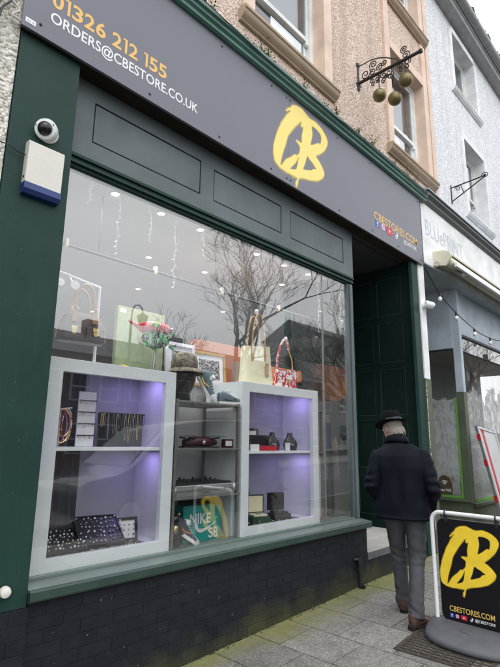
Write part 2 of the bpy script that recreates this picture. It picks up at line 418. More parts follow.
def text_mesh(body, mat, width=None, height=None, bold=0., space=1., depth=.0012):
    cu = bpy.data.curves.new('t', 'FONT'); cu.body = body; cu.size = 1; cu.offset = bold; cu.extrude = 0; cu.space_character = space; cu.resolution_u = 4
    o = bpy.data.objects.new('t', cu); C.objects.link(o); dg = bpy.context.evaluated_depsgraph_get()
    me = bpy.data.meshes.new_from_object(o.evaluated_get(dg)); bpy.data.objects.remove(o)
    xs = [v.co.x for v in me.vertices]; ys = [v.co.y for v in me.vertices]
    x0, x1, y0, y1 = min(xs), max(xs), min(ys), max(ys)
    kx = width/(x1-x0); ky = height/(y1-y0) if height else kx
    for v in me.vertices: v.co = ((v.co.x-x0)*kx, (v.co.y-y0)*ky, 0)
    me.materials.clear(); me.materials.append(MATS[mat]); return me
def number_mesh(body, mat, width, height):
    mb = MB(); x = 0.
    for ch in body:
        if ch == ' ': x += .34; continue
        if ch == '1':
            mb.add([(x, .87, 0), (x+.02, 1, 0), (x+.30, 1, 0), (x+.30, 0, 0), (x+.145, 0, 0), (x+.145, .87, 0)], [(0, 1, 2, 5), (5, 2, 3, 4)]); x += .30+.12; continue
        me = text_mesh(ch, mat, .62, 1., .022)
        mb.add([v.co.copy()+Vector((x, 0, 0)) for v in me.vertices], [tuple(p.vertices) for p in me.polygons]); x += .62+.09
    k = width/(x-.09); mb.v = [Vector((v.x*k, v.y*height, 0)) for v in mb.v]; return mb.mesh('number', mat)
def curve_fill(loops, mat, ext=.0015, grow=0.):
    """flat filled outline with holes, in local x,y"""
    cu = bpy.data.curves.new('c', 'CURVE'); cu.dimensions = '2D'; cu.fill_mode = 'BOTH'; cu.extrude = ext; cu.offset = grow
    for lp in loops:
        s = cu.splines.new('POLY'); s.points.add(len(lp)-1); s.use_cyclic_u = True
        for p_, q in zip(s.points, lp): p_.co = (q[0], q[1], 0, 1)
    o = bpy.data.objects.new('c', cu); C.objects.link(o); dg = bpy.context.evaluated_depsgraph_get()
    me = bpy.data.meshes.new_from_object(o.evaluated_get(dg)); bpy.data.objects.remove(o)
    me.materials.clear(); me.materials.append(MATS[mat]); return me
def catmull(pts, k=4, closed=True):
    out = []; n = len(pts)
    for i in range(n if closed else n-1):
        p0, p1, p2, p3 = (Vector(pts[(i+j) % n]) if closed else Vector(pts[max(0, min(n-1, i+j))]) for j in (-1, 0, 1, 2))
        for t in range(k):
            t /= k
            out.append(.5*((2*p1)+(p2-p0)*t+(2*p0-5*p1+4*p2-p3)*t*t+(3*p1-p0-3*p2+p3)*t**3))
    if not closed: out.append(Vector(pts[-1]))
    return out

# ================================================================== GROUND
def sheet(name, x0, x1, y0, y1, dz, mat):
    o = link(name, MB().quad((x0, y0, gz(x0)+dz), (x1, y0, gz(x1)+dz), (x1, y1, gz(x1)+dz), (x0, y1, gz(x0)+dz)).mesh(name, mat)); o['kind'] = 'structure'; return o
sheet('ground', -150, 150, -150, 60, -.16, 'asphalt')
sheet('road', -80, 80, -10.6, -4.0, -.13, 'asphalt')
pav = link('pavement', MB().prism([(-3.86, -.014), (.3, -.014), (.3, -.3), (-3.86, -.3)], 'x', -20, 30).mesh('pavement', 'joint_dirt')); pav['kind'] = 'structure'
for v in pav.data.vertices: v.co.z += gz(v.co.x)
far = link('far_pavement', MB().prism([(-13.6, 0), (-10.75, 0), (-10.75, -.3), (-13.6, -.3)], 'x', -30, 60).mesh('far_pavement', 'slab_base')); far['kind'] = 'structure'
for v in far.data.vertices: v.co.z += gz(v.co.x)
for nm, y0, y1 in (('kerb', -4.0, -3.862), ('far_kerb', -10.748, -10.6)):
    k = link(nm, MB().prism([(y0, -.004), (y0, -.3), (y1, -.3), (y1, -.004)], 'x', -20, 30).mesh(nm, 'slab_base')); k['kind'] = 'structure'
    for v in k.data.vertices: v.co.z += gz(v.co.x)
# paving slabs: columns .428 wide across the pavement, joints staggered by half
SW, SL = .4275, .478
slab_me = MB().box(-SW/2+.005, SW/2-.005, -SL/2+.005, SL/2-.005, -.05, 0, .005).mesh('paving_slab', 'slab')
rs = random.Random(3)
for i in range(-5, 13):
    xc = 3.18+SW*(i+.5)
    off = -.032 if i % 2 else -.268
    for j in range(-1, 8):
        y1 = off-SL*j; y0 = y1-SL
        if y0 > -.02 or y1 < -3.86: continue
        me = slab_me; yc = (y0+y1)/2
        if y1 > -.0 or y0 < -3.86:
            ya, yb = max(y0, -3.858), min(y1, .0); yc = (ya+yb)/2; h = (yb-ya)/2
            me = MB().box(-SW/2+.005, SW/2-.005, -h+.005, h-.005, -.05, 0, .005).mesh('paving_slab', 'slab')
        link('paving_slab', me, pav, (xc, yc, gz(xc)+rs.uniform(-.0025, .0025)), (rs.uniform(-.003, .003), -math.atan(SLOPE)+rs.uniform(-.003, .003), rs.uniform(-.002, .002)))
# thin algae-and-grit line where the slabs meet the wall
gr = MB()
for i in range(230):
    x = rs.uniform(2.0, 6.6); s = rs.uniform(.003, .009); gr.ball((x, -rs.random()**2*.035-.004, gz(x)+s*.3), s, 6, (1.3, 1, .7))
o = link('moss_line', gr.mesh('moss_line', 'moss')); tag(o, 'green moss and grit along the foot of the dark brick wall', 'moss', kind='stuff')

# ================================================================== THE SHOP
shop = thing('shop_building', 'peach pebbledash shop building with dark green painted shopfront and dark brick base', 'building')
def wall_with_holes(name, x0, x1, z0, z1, holes, y, th, mat, parent):
    """wall in the xz plane with rectangular openings, as one mesh of blocks"""
    xs = sorted({x0, x1, *[h[0] for h in holes], *[h[1] for h in holes]}); zs = sorted({z0, z1, *[h[2] for h in holes], *[h[3] for h in holes]})
    mb = MB()
    def solid(i, j):
        if not (0 <= i < len(xs)-1 and 0 <= j < len(zs)-1): return False
        cx, cz = (xs[i]+xs[i+1])/2, (zs[j]+zs[j+1])/2
        return not any(h[0] < cx < h[1] and h[2] < cz < h[3] for h in holes)
    for i in range(len(xs)-1):
        for j in range(len(zs)-1):
            if not solid(i, j): continue
            a, b_, c, d = xs[i], xs[i+1], zs[j], zs[j+1]
            mb.quad((a, y, c), (b_, y, c), (b_, y, d), (a, y, d)); mb.quad((a, y+th, c), (a, y+th, d), (b_, y+th, d), (b_, y+th, c))
            if not solid(i-1, j): mb.quad((a, y, c), (a, y, d), (a, y+th, d), (a, y+th, c))
            if not solid(i+1, j): mb.quad((b_, y, c), (b_, y+th, c), (b_, y+th, d), (b_, y, d))
            if not solid(i, j-1): mb.quad((a, y, c), (a, y+th, c), (b_, y+th, c), (b_, y, c))
            if not solid(i, j+1): mb.quad((a, y, d), (b_, y, d), (b_, y+th, d), (a, y+th, d))
    return part(name, mb, mat, parent)
def sash_window(parent, x0, x1, z0, z1, y, frame='white_wood', surround='peach', sill='stone_sill', sw=.17, srange=None, strips_to=None, meet=.36, wall_y=.05):
    """opening x0..x1, z0..z1; frame set back at y; surround strips and sill on the wall face"""
    wd = link('window', None, parent); wd.empty_display_size = .1
    fr = MB(); t = .075
    fr.box(x0, x0+t, y, y+.09, z0, z1); fr.box(x1-t, x1, y, y+.09, z0, z1); fr.box(x0+t, x1-t, y, y+.09, z1-t, z1); fr.box(x0+t, x1-t, y, y+.09, z0, z0+.06)
    part('frame', fr, frame, wd)
    zm = z0+(z1-z0)*meet; s = .05
    for nm, a, b_, yy in (('lower_sash', z0+.062, zm+.02, y+.055), ('upper_sash', zm-.02, z1-t-.002, y+.018)):
        m = MB(); xa, xb = x0+t+.003, x1-t-.003
        m.box(xa, xa+s, yy, yy+.034, a, b_); m.box(xb-s, xb, yy, yy+.034, a, b_); m.box(xa+s, xb-s, yy, yy+.034, b_-.045, b_); m.box(xa+s, xb-s, yy, yy+.034, a, a+.06)
        part(nm, m, frame, wd)
        part('pane', MB().box(xa+s-.004, xb-s+.004, yy+.014, yy+.019, a+.055, b_-.04), 'glass_sash', wd)
    part('sash_horn', MB().box(x1-t-s-.003, x1-t-.003, y+.01, y+.05, zm-.075, zm-.022, .008), frame, wd)
    hi = strips_to or z1
    part('surround_strip', MB().box(x0-sw, x0, wall_y-.035, wall_y-.0012, z0-.02, hi), surround, wd)
    part('surround_strip', MB().box(x1, x1+sw, wall_y-.035, wall_y-.0012, z0-.02, hi), surround, wd)
    part('lintel_strip', MB().box(x0+.001, x1-.001, wall_y-.033, wall_y-.0012, z1, z1+sw), surround, wd)
    rv = MB(); e = .004
    rv.box(x0-.002, x0+e, wall_y-.001, y+.1, z0, z1); rv.box(x1-e, x1+.002, wall_y-.001, y+.1, z0, z1); rv.box(x0+e, x1-e, wall_y-.001, y+.1, z1-e, z1+.002)
    part('reveal', rv, surround, wd)
    sx0, sx1 = x0-sw-.04, x1+sw+.06
    k = .78 if sill == 'stone_sill' else .55; pr = [(wall_y+.3, z0-.015)]+[(wall_y-a*k, z0-b_*k) for a, b_ in ((.13, .045), (.145, .06), (.145, .10), (.125, .115), (.12, .15), (.095, .185), (.05, .215), (.045, .235))]+[(wall_y+.1, z0-.235*k)]
    part('sill', MB().prism(pr, 'x', sx0, sx1), sill, wd, smooth=True)
    # dim room behind the panes
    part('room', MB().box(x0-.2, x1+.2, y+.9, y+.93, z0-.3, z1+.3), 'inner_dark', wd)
    part('blind', MB().box(x0+.1, x1-.1, y+.16, y+.165, zm+.25, z1), 'inner_wall', wd)
    return wd
UW = [(3.13, 4.40, 5.95, 7.67), (6.20, 7.40, 5.92, 7.67), (6.20, 7.40, 8.75, 10.4), (3.13, 4.40, 8.75, 10.4)]
wall_with_holes('upper_wall', .92, 7.75, 5.0, 12.5, UW, .05, .3, 'pebble_peach', shop)
for i, h in enumerate(UW): sash_window(shop, *h, .19, sw=.17 if i in (0, 3) else .16, strips_to=8.53 if i < 2 else 10.6)
part('quoin_strip', MB().box(7.62, 7.749, .02, .06, 5.45, 12.5), 'peach', shop)
part('roof_deck', MB().box(.92, 7.75, .06, 8, 12.5, 12.6), 'slate', shop)
# cornice with mouldings above the sign
pr = [(.05, 5.405), (-.02, 5.40), (-.155, 5.365), (-.165, 5.345), (-.165, 5.325), (-.14, 5.315), (-.14, 5.285), (-.115, 5.27), (-.115, 5.238), (-.09, 5.225), (.05, 5.225)]
part('cornice', MB().prism(pr, 'x', .86, 6.875), 'cornice_green', shop)
part('flashing', MB().prism([(.048, 5.47), (.04, 5.47), (-.03, 5.412), (-.15, 5.378), (-.15, 5.372), (.048, 5.40)], 'x', .87, 6.86), 'lead', shop)
part('cornice_cable', MB().tube([(1.6, -.16, 5.392), (2.2, -.168, 5.372), (2.6, -.17, 5.34), (3.3, -.168, 5.30), (3.9, -.15, 5.29), (4.6, -.172, 5.33), (5.6, -.172, 5.345), (6.5, -.172, 5.335), (6.84, -.17, 5.34)], .004, 6), 'black', shop)
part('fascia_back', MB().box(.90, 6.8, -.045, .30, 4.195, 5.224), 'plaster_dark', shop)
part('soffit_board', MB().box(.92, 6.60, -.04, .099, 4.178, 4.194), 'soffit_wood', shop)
# left pilaster, plinth
part('pilaster', MB().box(.91, 1.315, -.02, .30, .69, 4.177, .004), 'green', shop)
pl = part('plinth', MB().box(.915, 1.325, -.022, .30, -.1, .688), 'painted_brick', shop)
bl, bh = .219, .0705
def brick_mesh(l): return MB().box(-l/2, l/2, -.0014, .05, -bh/2, bh/2, .0011).mesh('brick', 'painted_brick')
bfull, bhalf, bq = brick_mesh(bl), brick_mesh(bl/2-.005), brick_mesh(.195)
rb = random.Random(5)
for k in range(9):
    z = .688-.04-k*.075
    for x, me in (((1.017, bq), (1.222, bq)) if k % 2 else ((.967, bhalf), (1.122, bq), (1.275, bhalf))):
        link('brick', me, pl, (x, -.024+rb.uniform(-.0012, .0012), z))
# dark painted brick stall riser
X0, X1 = 1.33, 4.967
riser = part('stall_riser', MB().box(X0, X1-.001, .0015, .30, -.1, .70), 'painted_brick', shop)
for k in range(9):
    z = .70-.037-k*.0755; x = X0+(.0 if k % 2 else -.112)
    while x < X1-.02:
        a, b_ = max(x, X0), min(x+bl, X1)
        if b_-a > .05:
            me = bfull if b_-a > bl-.002 else brick_mesh(b_-a)
            link('brick', me, riser, ((a+b_)/2, rb.uniform(-.0008, .0007), z+rb.uniform(-.001, .001)), (0, 0, rb.uniform(-.004, .004)))
        x += bl+.0045
# window: sill, head mouldings, posts, panes
win = link('shop_window', None, shop); win.empty_display_size = .1
part('sill', MB().prism([(.30, .792), (.11, .79), (-.030, .777), (-.030, .762), (.30, .762)], 'x', 1.318, 5.0), 'sill_sky_sheen', win)
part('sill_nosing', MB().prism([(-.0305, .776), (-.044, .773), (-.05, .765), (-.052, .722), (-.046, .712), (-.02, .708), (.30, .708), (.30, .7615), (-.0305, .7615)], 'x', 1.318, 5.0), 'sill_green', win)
part('sill_bead', MB().box(1.318, 4.90, .10, .134, .791, .806), 'sill_sky_sheen', win)
hd = MB()
for (ya, za, zb) in ((.085, 3.545, 3.568), (.104, 3.518, 3.545), (.094, 3.50, 3.518), (.118, 3.478, 3.50)): hd.box(1.318, 5.025, ya, .2, za, zb)
part('head_moulding', hd, 'green', win)
ps = MB(); ps.box(4.945, 5.0, .095, .2, .793, 3.477, .006); ps.box(4.918, 4.944, .115, .18, .793, 3.477, .005)
part('corner_post', ps, 'frieze', win)
part('glazing_joint', MB().box(4.412, 4.420, .132, .148, .80, 3.478), 'grey_metal', win)
part('pane', MB().box(1.318, 4.411, .137, .143, .80, 3.48), 'glass', win)
part('pane', MB().box(4.421, 4.917, .137, .143, .80, 3.48), 'glass', win)
part('return_pane', MB().box(4.962, 4.968, .201, 1.02, .80, 3.48), 'glass', win)
# frieze: stiles and rails with three fields set in dark grooves
fz = link('frieze', None, shop); fz.empty_display_size = .1
PAN = [(1.508, 2.548, 3.712, 4.038), (2.70, 3.66, 3.708, 4.02), (3.81, 4.826, 3.706, 4.024)]
wall_with_holes('frieze_board', 1.318, 5.03, 3.57, 4.176, PAN, .10, .05, 'frieze', fz)
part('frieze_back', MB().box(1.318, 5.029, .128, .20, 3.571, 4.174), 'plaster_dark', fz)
for (a, b_, c, d) in PAN: part('frieze_field', MB().box(a+.011, b_-.011, .1025, .127, c+.011, d-.011, .004), 'frieze', fz)
# entrance recess: step, tiles, panelled side, door, ceiling
rec = link('entrance', None, shop); rec.empty_display_size = .1
st = MB().prism([(4.968, .0), (6.9, .0), (6.9, .378), (4.968, .378)], 'y', .004, 1.15); part('step', st, 'painted_brick', rec)
part('step_edge', MB().box(4.969, 6.41, -.006, .06, .380, .450), 'lead', rec)
part('tile_bed', MB().box(4.97, 6.50, .061, 1.14, .38, .449), 'grout', rec)
tm = MB().box(-.146, .146, -.146, .146, 0, .012, .002).mesh('tile', 'tile')
for i in range(5):
    for j in range(4):
        link('tile', tm, rec, (5.12+i*.3, .145+j*.3-.0, .449))
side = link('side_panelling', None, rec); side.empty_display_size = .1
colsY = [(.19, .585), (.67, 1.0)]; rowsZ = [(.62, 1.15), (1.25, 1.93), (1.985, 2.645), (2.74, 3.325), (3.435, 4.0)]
mb = MB(); mb.box(6.505, 6.53, .03, 1.15, .45, 4.18); part('panel_back', mb, 'recess_shade_green', side)
for a, b_ in ((.03, .19), (.585, .67), (1.0, 1.12)): part('stile', MB().box(6.476, 6.504, a, b_, .46, 4.17, .003), 'recess_shade_green', side)
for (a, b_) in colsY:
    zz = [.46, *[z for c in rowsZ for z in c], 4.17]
    for q in range(0, len(zz), 2): part('rail', MB().box(6.478, 6.504, a-.001, b_+.001, zz[q], zz[q+1], .003), 'recess_shade_green', side)
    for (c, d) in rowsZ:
        part('panel', MB().box(6.490, 6.504, a+.016, b_-.016, c+.016, d-.016, .005), 'recess_shade_green', side)
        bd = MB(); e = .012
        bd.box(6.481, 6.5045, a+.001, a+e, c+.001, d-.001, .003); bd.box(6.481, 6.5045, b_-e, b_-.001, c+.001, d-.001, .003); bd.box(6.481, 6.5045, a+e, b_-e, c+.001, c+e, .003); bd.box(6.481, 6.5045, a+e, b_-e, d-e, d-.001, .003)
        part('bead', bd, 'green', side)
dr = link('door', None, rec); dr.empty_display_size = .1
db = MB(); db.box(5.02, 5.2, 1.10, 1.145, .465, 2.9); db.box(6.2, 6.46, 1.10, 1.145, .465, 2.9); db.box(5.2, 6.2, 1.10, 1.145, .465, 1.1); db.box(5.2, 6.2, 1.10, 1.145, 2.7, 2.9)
part('door_frame', db, 'recess_shade_green', dr); part('pane', MB().box(5.2, 6.2, 1.12, 1.126, 1.1, 2.7), 'glass', dr)
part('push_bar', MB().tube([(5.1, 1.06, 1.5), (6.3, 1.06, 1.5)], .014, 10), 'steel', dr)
part('overdoor', MB().box(4.97, 6.50, 1.10, 1.15, 2.9, 4.18), 'recess_shade_green', rec)
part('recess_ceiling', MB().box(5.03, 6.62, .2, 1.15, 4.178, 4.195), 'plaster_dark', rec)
part('right_pilaster', MB().box(6.42, 6.605, -.02, .029, .15, 4.177, .004), 'green', shop)
part('right_pilaster_return', MB().box(6.532, 6.605, .03, 1.15, .15, 4.177), 'green', shop)
# the room behind the glass
part('window_bed', MB().box(1.30, 4.96, .31, 1.15, .70, .762), 'wood_floor', shop)
part('window_bed_front', MB().box(1.30, 4.94, .145, .309, .70, .760), 'wood_floor', shop)
part('shop_floor', MB().box(1.2, 9, .302, 6, .20, .30), 'inner_floor', shop)
part('ceiling', MB().box(1.2, 4.96, .205, 6, 3.62, 3.68), 'ceiling', shop)
part('ceiling', MB().box(4.962, 9, 1.16, 6, 3.621, 3.68), 'ceiling', shop)
part('inner_wall_left', MB().box(1.2, 1.296, .205, 6, .3, 3.62), 'inner_wall', shop)
part('inner_wall_back', MB().box(1.2, 9, 5.9, 6.0, .3, 3.62), 'inner_wall', shop)
part('inner_wall_right', MB().box(8.9, 9, 1.2, 6, .3, 3.62), 'inner_wall', shop)
part('inner_wall_front', MB().box(6.55, 9, 1.16, 1.2, .3, 3.62), 'inner_dark', shop)
part('counter_front', MB().box(2.0, 6.0, 2.9, 3.2, .3, 1.35), 'inner_dark', shop)
part('back_shelving', MB().box(1.3, 4.4, 5.3, 5.89, .3, 2.3), 'inner_dark', shop)
part('back_shelving', MB().box(4.6, 8.0, 5.3, 5.89, .3, 1.9), 'grey_metal', shop)

# recessed ceiling spots: each a lit lamp in its ring
spot_xy = [(1.95, .49), (2.43, .5), (2.9, .5), (3.74, .52), (4.21, .52), (4.65, .5), (3.0, 1.5), (3.75, 1.4), (4.75, 1.0), (5.56, 1.5), (2.2, 2.6), (3.6, 2.6), (5.2, 2.6), (2.2, 4.2), (3.8, 4.2), (5.4, 4.2)]
names_sp = ['leftmost', 'second from left', 'third from left', 'fourth from left', 'fifth from left', 'sixth from left']
ring = MB().lathe([(.048, 0), (.048, -.006), (.036, -.008), (.034, -.001)], n=20).mesh('ring', 'white', 'all'); disc = MB().lathe([(.0335, -.002), (.033, -.004)], n=20).mesh('lamp_face', 'spot_on')
for i, (x, y) in enumerate(spot_xy):
    t = thing('ceiling_spot', (f'{names_sp[i]} lit ceiling spot in the row just inside the window' if i < 6 else 'lit round ceiling spot further back inside the shop'), 'ceiling light', (x, y, 3.6198), 0, 'ceiling spots in the shop')
    link('ring', ring, t); link('lamp_face', disc, t)
    ld = bpy.data.lights.new('spot_lamp', 'SPOT'); ld.energy = 30 if i < 6 else 60; ld.spot_size = R(130); ld.spot_blend = .8; ld.color = (.97, .98, 1); ld.shadow_soft_size = .04
    lo = bpy.data.objects.new('spot_lamp', ld); C.objects.link(lo); lo.parent = t; lo.location = (0, 0, -.02)
# hanging rail
t = thing('ceiling_rail', 'dark horizontal rail with cream clips hanging inside the shop window', 'rail', (1.35, .6, 3.06))
part('rail', MB().tube([(1.31, .6, 3.09), (4.95, .6, 3.10)], .011, 10), 'inner_dark', t, True, True)
for x in (1.62, 2.47, 3.3, 4.2): part('clip', MB().box(x-.014, x+.014, .58, .62, 3.07, 3.14, .006), 'cream_awning', t, False, True)
for x in (1.9, 3.2, 4.6): part('hanger', MB().tube([(x, .6, 3.11), (x, .6, 3.62)], .003, 6), 'inner_dark', t, False, True)
# icicle fairy-light strands
rf = random.Random(11); n_str = 0
for (px, y0, y1) in ((92, 176, 203), (121, 190, 254), (152, 203, 241), (177, 214, 288), (204, 230, 255), (318, 280, 330), (340, 288, 322)):
    a = W(px, y0, .19); c = W(px-1, y1, .19); n = max(5, int((a.z-c.z)/.05)); pts = []; mb = MB()
    for k in range(n+1):
        q = a.lerp(c, k/n); q.x = a.x+rf.uniform(-.012, .012); q.y += rf.uniform(-.008, .008); q.z = 3.47+(c.z-3.47)*k/n; pts.append(q)
    mb.tube(pts, .0012, 5)
    for q in pts[1:]: mb.tube([q, q+Vector((rf.choice((-1, 1))*.018, 0, -.012))], .0022, 5)
    pos_l = ['first', 'second', 'third', 'fourth', 'fifth', 'sixth', 'seventh', 'eighth', 'ninth', 'tenth'][n_str]; n_str += 1
    single('fairy_light_strand', mb, 'fairy', f'{pos_l} white icicle light strand from the left at the top of the window', 'fairy lights', 'icicle light strands')

# ================================================================== FASCIA SIGN
sign = thing('fascia_sign', 'long grey fascia sign with yellow CB logo, phone number and web address', 'sign', (.885, -.07, 4.172))
SX0, SX1, SZ0, SZ1, SY = .885, 6.725, 4.172, 5.224, -.07
for a, b_ in ((SX0, 3.569), (3.5705, SX1)):      # two panels with a hairline joint through the logo
    part('panel', MB().box(a, b_, SY, SY+.0245, SZ0, SZ1, .0012), 'sign_grey', sign, world=True)
sc_me = MB().lathe([(.010, 0), (.010, -.003), (.006, -.006)], n=10, axis='y').mesh('screw', 'screw')
for z in (SZ0+.055, SZ1-.06):
    for x in [1.0, 1.86, 2.6, 3.30, 3.54, 3.60, 4.5, 5.25, 5.95, 6.66]:
        if z < 4.4 and x == 1.0: z_ = z+.02
        else: z_ = z
        link('screw', sc_me, sign, (x-.885, SY+.07-.0005, z_-4.172))
def on_sign(name, me, x, z, dy=.0012, label=None, sy=SY):
    o = link(name, me, sign, (x-.885, sy-dy+.07, z-4.172), (R(90), 0, 0))
    if label: o['label'] = label
    return o
on_sign('lettering', number_mesh('01326 212 155', 'gold_text', .95, .122), 1.055, 4.440, label='golden phone number lettering')
on_sign('lettering', text_mesh('ORDERS@CBESTORE.CO.UK', 'white', 1.285, .112, .012), 1.058, 4.292, label='white email address lettering')
on_sign('lettering', text_mesh('CBESTORES.COM', 'gold_text', 1.24, .112, .008), 5.31, 4.412, label='golden web address lettering')
on_sign('lettering', text_mesh('@CBESTORE', 'white', .40, .075, .006), 6.11, 4.312, label='white account name lettering')
# the brush logo, traced on its plane
OUT = [(150, 78), (185, 55), (205, 40), (235, 48), (270, 75), (300, 115), (325, 140), (360, 160), (400, 205), (430, 255), (445, 305), (430, 350), (400, 380), (362, 400), (385, 440), (410, 490), (421, 530), (405, 560), (370, 576), (310, 570), (260, 556), (238, 566), (233, 590), (224, 620), (221, 590), (230, 560), (180, 530), (130, 500), (95, 470), (70, 430), (62, 370), (66, 310), (90, 230), (120, 165), (150, 120), (183, 76)]
HOL = [[(255, 155), (215, 188), (165, 250), (140, 330), (117, 405), (108, 462), (122, 465), (150, 430), (192, 408), (212, 392), (226, 402), (247, 382), (250, 335), (222, 288), (262, 310), (265, 255), (274, 200), (258, 190)],
       [(240, 408), (215, 450), (178, 490), (215, 500), (230, 478)],
       [(332, 190), (337, 250), (324, 316), (345, 322), (382, 312), (394, 322), (402, 290), (398, 255), (380, 225), (355, 200)],
       [(300, 403), (286, 450), (273, 496), (330, 506), (346, 495), (366, 497), (345, 460), (318, 425)]]
def logo_pt(p):
    q = W(265+p[0]/7.143, 100+p[1]/7.143, SY); return (q.x, q.z)
LOGO = [[logo_pt(p) for p in lp] for lp in [OUT]+HOL]
LC = (3.82, 4.65)
def logo_mesh(kx, kz, mat):
    loops = []
    for li, lp in enumerate(LOGO):
        pts = catmull([((p[0]-LC[0])*kx, (p[1]-LC[1])*kz) for p in lp], 4)
        loops.append([(p.x, p.y) for p in pts])
    return curve_fill(loops, mat, .001)
def fade_mat(name, col):
    m, nt, p = new_mat(name); p.inputs['Base Color'].default_value = (*col, 1); p.inputs['Roughness'].default_value = .6
    at = nd(nt, 'Attribute'); at.attribute_name = 'fade'; lk(nt, mth(nt, 'POWER', at.outputs['Fac'], 1.6), p.inputs['Alpha'])
fade_mat('spray_pale', (.90, .72, .24)); fade_mat('spray_yellow', (.80, .54, .03))
def logo_spray(kx, kz, mat, grow):
    vs, fs, fade = [], [], []
    for li, lp in enumerate(LOGO):
        pts = catmull([((p[0]-LC[0])*kx, (p[1]-LC[1])*kz) for p in lp], 4); n = len(pts)
        ar = sum(pts[i].x*pts[(i+1) % n].y-pts[(i+1) % n].x*pts[i].y for i in range(n)); sg = (1 if ar > 0 else -1)*(1 if li == 0 else -1); b0 = len(vs)
        for i in range(n):
            d = (pts[(i+1) % n]-pts[i-1]).to_2d(); nn = Vector((d.y, -d.x)).normalized(); g = grow*(1 if li in (0, 1) else .6)*(.6+.8*abs(mnoise.noise(Vector((i*.23, li, 0)))))
            vs += [(*pts[i].to_2d(), 0), (*(pts[i].to_2d()+nn*g*sg), 0)]; fade += [1., 0.]
        fs += [(b0+2*i, b0+2*((i+1) % n), b0+2*((i+1) % n)+1, b0+2*i+1) for i in range(n)]
    me = bpy.data.meshes.new('spray'); me.from_pydata(vs, [], fs); me.materials.append(MATS[mat])
    at = me.attributes.new('fade', 'FLOAT', 'POINT'); at.data.foreach_set('value', fade); return me
on_sign('logo_spray_edge', logo_spray(1, 1, 'spray_pale', .034), LC[0], LC[1], .0008)
on_sign('brush_logo', logo_mesh(1, 1, 'yellow_pale'), LC[0], LC[1], .002, 'pale yellow brush-painted CB logo')
def rrect(x0, x1, y0, y1, r, n=5):
    out = []
    for cx, cy_, a0 in ((x1-r, y1-r, 0), (x0+r, y1-r, 90), (x0+r, y0+r, 180), (x1-r, y0+r, 270)):
        out += [(cx+r*math.cos(R(a0+90*i/n)), cy_+r*math.sin(R(a0+90*i/n))) for i in range(n+1)]
    return out
M('fb_blue', (.03, .10, .42), .5, var=.02, bump=0); M('insta_pink', (.42, .12, .38), .5, var=.3, vs=12, bump=0); M('yt_red', (.62, .02, .04), .5, var=.02, bump=0)
def icons(put, x, z, h):
    """facebook square, camera icon, video icon, note icon, left to right"""
    put('icon', curve_fill([rrect(0, h, 0, h, .1*h)], 'fb_blue', .0005), x, z, .0015)
    put('icon', text_mesh('f', 'white', .42*h, .8*h, .02), x+.34*h, z+.05*h, .003)
    put('icon', curve_fill([rrect(0, h, 0, h, .25*h)], 'insta_pink', .0005), x+1.5*h, z, .0015)
    cir = lambda r, c=.5: [(c*h+r*h*math.cos(2*math.pi*i/20), .5*h+r*h*math.sin(2*math.pi*i/20)) for i in range(20)]
    put('icon', curve_fill([rrect(.12*h, .88*h, .12*h, .88*h, .2*h), rrect(.2*h, .8*h, .2*h, .8*h, .15*h), cir(.22), cir(.14)], 'white', .0005), x+1.5*h, z, .003)
    put('icon', curve_fill([rrect(0, 1.6*h, 0, 1.1*h, .25*h)], 'yt_red', .0005), x+3.0*h, z-.05*h, .0015)
    put('icon', curve_fill([[(.6*h, .3*h), (1.08*h, .55*h), (.6*h, .8*h)]], 'white', .0005), x+3.0*h, z-.05*h, .003)
    note = [(.55*h, h), (.72*h, h), (.78*h, .82*h), (.98*h, .72*h), (.98*h, .56*h), (.72*h, .62*h), (.72*h, .3*h), (.6*h, .06*h), (.36*h, 0), (.14*h, .12*h), (.1*h, .36*h), (.28*h, .56*h), (.48*h, .58*h), (.48*h, .42*h), (.34*h, .4*h), (.28*h, .26*h), (.4*h, .16*h), (.55*h, .24*h)]
    put('icon', curve_fill([note], 'white', .0005), x+5.35*h, z, .002)
icons(lambda n, me, x, z, dy: on_sign(n, me, x, z, dy), 5.335, 4.316, .098)
on_sign('sticker', curve_fill([rrect(0, .065, 0, .034, .002)], 'white', .0004), .905, 4.208, .0015)
on_sign('sticker', text_mesh('||||| |||', 'sign_edge', .05, .014), .912, 4.216, .003)

# ================================================================== FITTINGS ON THE SHOP
# dome camera on the left pilaster
c = W(49, 131, -.05); t = thing('security_camera', 'white dome security camera on the green pilaster above the alarm box', 'camera', (c.x, -.02, c.z))
q = Matrix.Rotation(R(-38), 4, 'Z') @ Matrix.Rotation(R(16), 4, 'X')
part('base', MB().lathe([(.072, 0), (.072, -.012), (.066, -.018)], n=28, axis='y'), 'white_gloss', t, True)
part('housing', MB().lathe([(.060, .02), (.068, -.01), (.070, -.05), (.064, -.066), (.046, -.070)], n=28, axis='y').xf(Matrix.Translation((0, -.012, 0)) @ q), 'white_gloss', t, True)
part('dome', MB().ball((0, 0, 0), .047, 24, (1, 1, 1)).xf(Matrix.Translation((0, -.012, 0)) @ q @ Matrix.Translation((0, -.062, 0))), 'black_gloss', t, 'all')
part('eyeball', MB().ball((0, 0, 0), .018, 12).xf(Matrix.Translation((0, -.012, 0)) @ q @ Matrix.Translation((.01, -.095, -.005))), 'screw', t, 'all')
scm = MB().lathe([(.004, 0), (.004, -.003)], n=8, axis='y')
part('screw', MB().lathe([(.004, 0), (.004, -.003)], (.052, -.068, .028), 8, 'y').xf(Matrix.Translation((0, -.012, 0)) @ q), 'screw', t)
part('screw', MB().lathe([(.004, 0), (.004, -.003)], (-.055, -.068, .02), 8, 'y').xf(Matrix.Translation((0, -.012, 0)) @ q), 'screw', t)
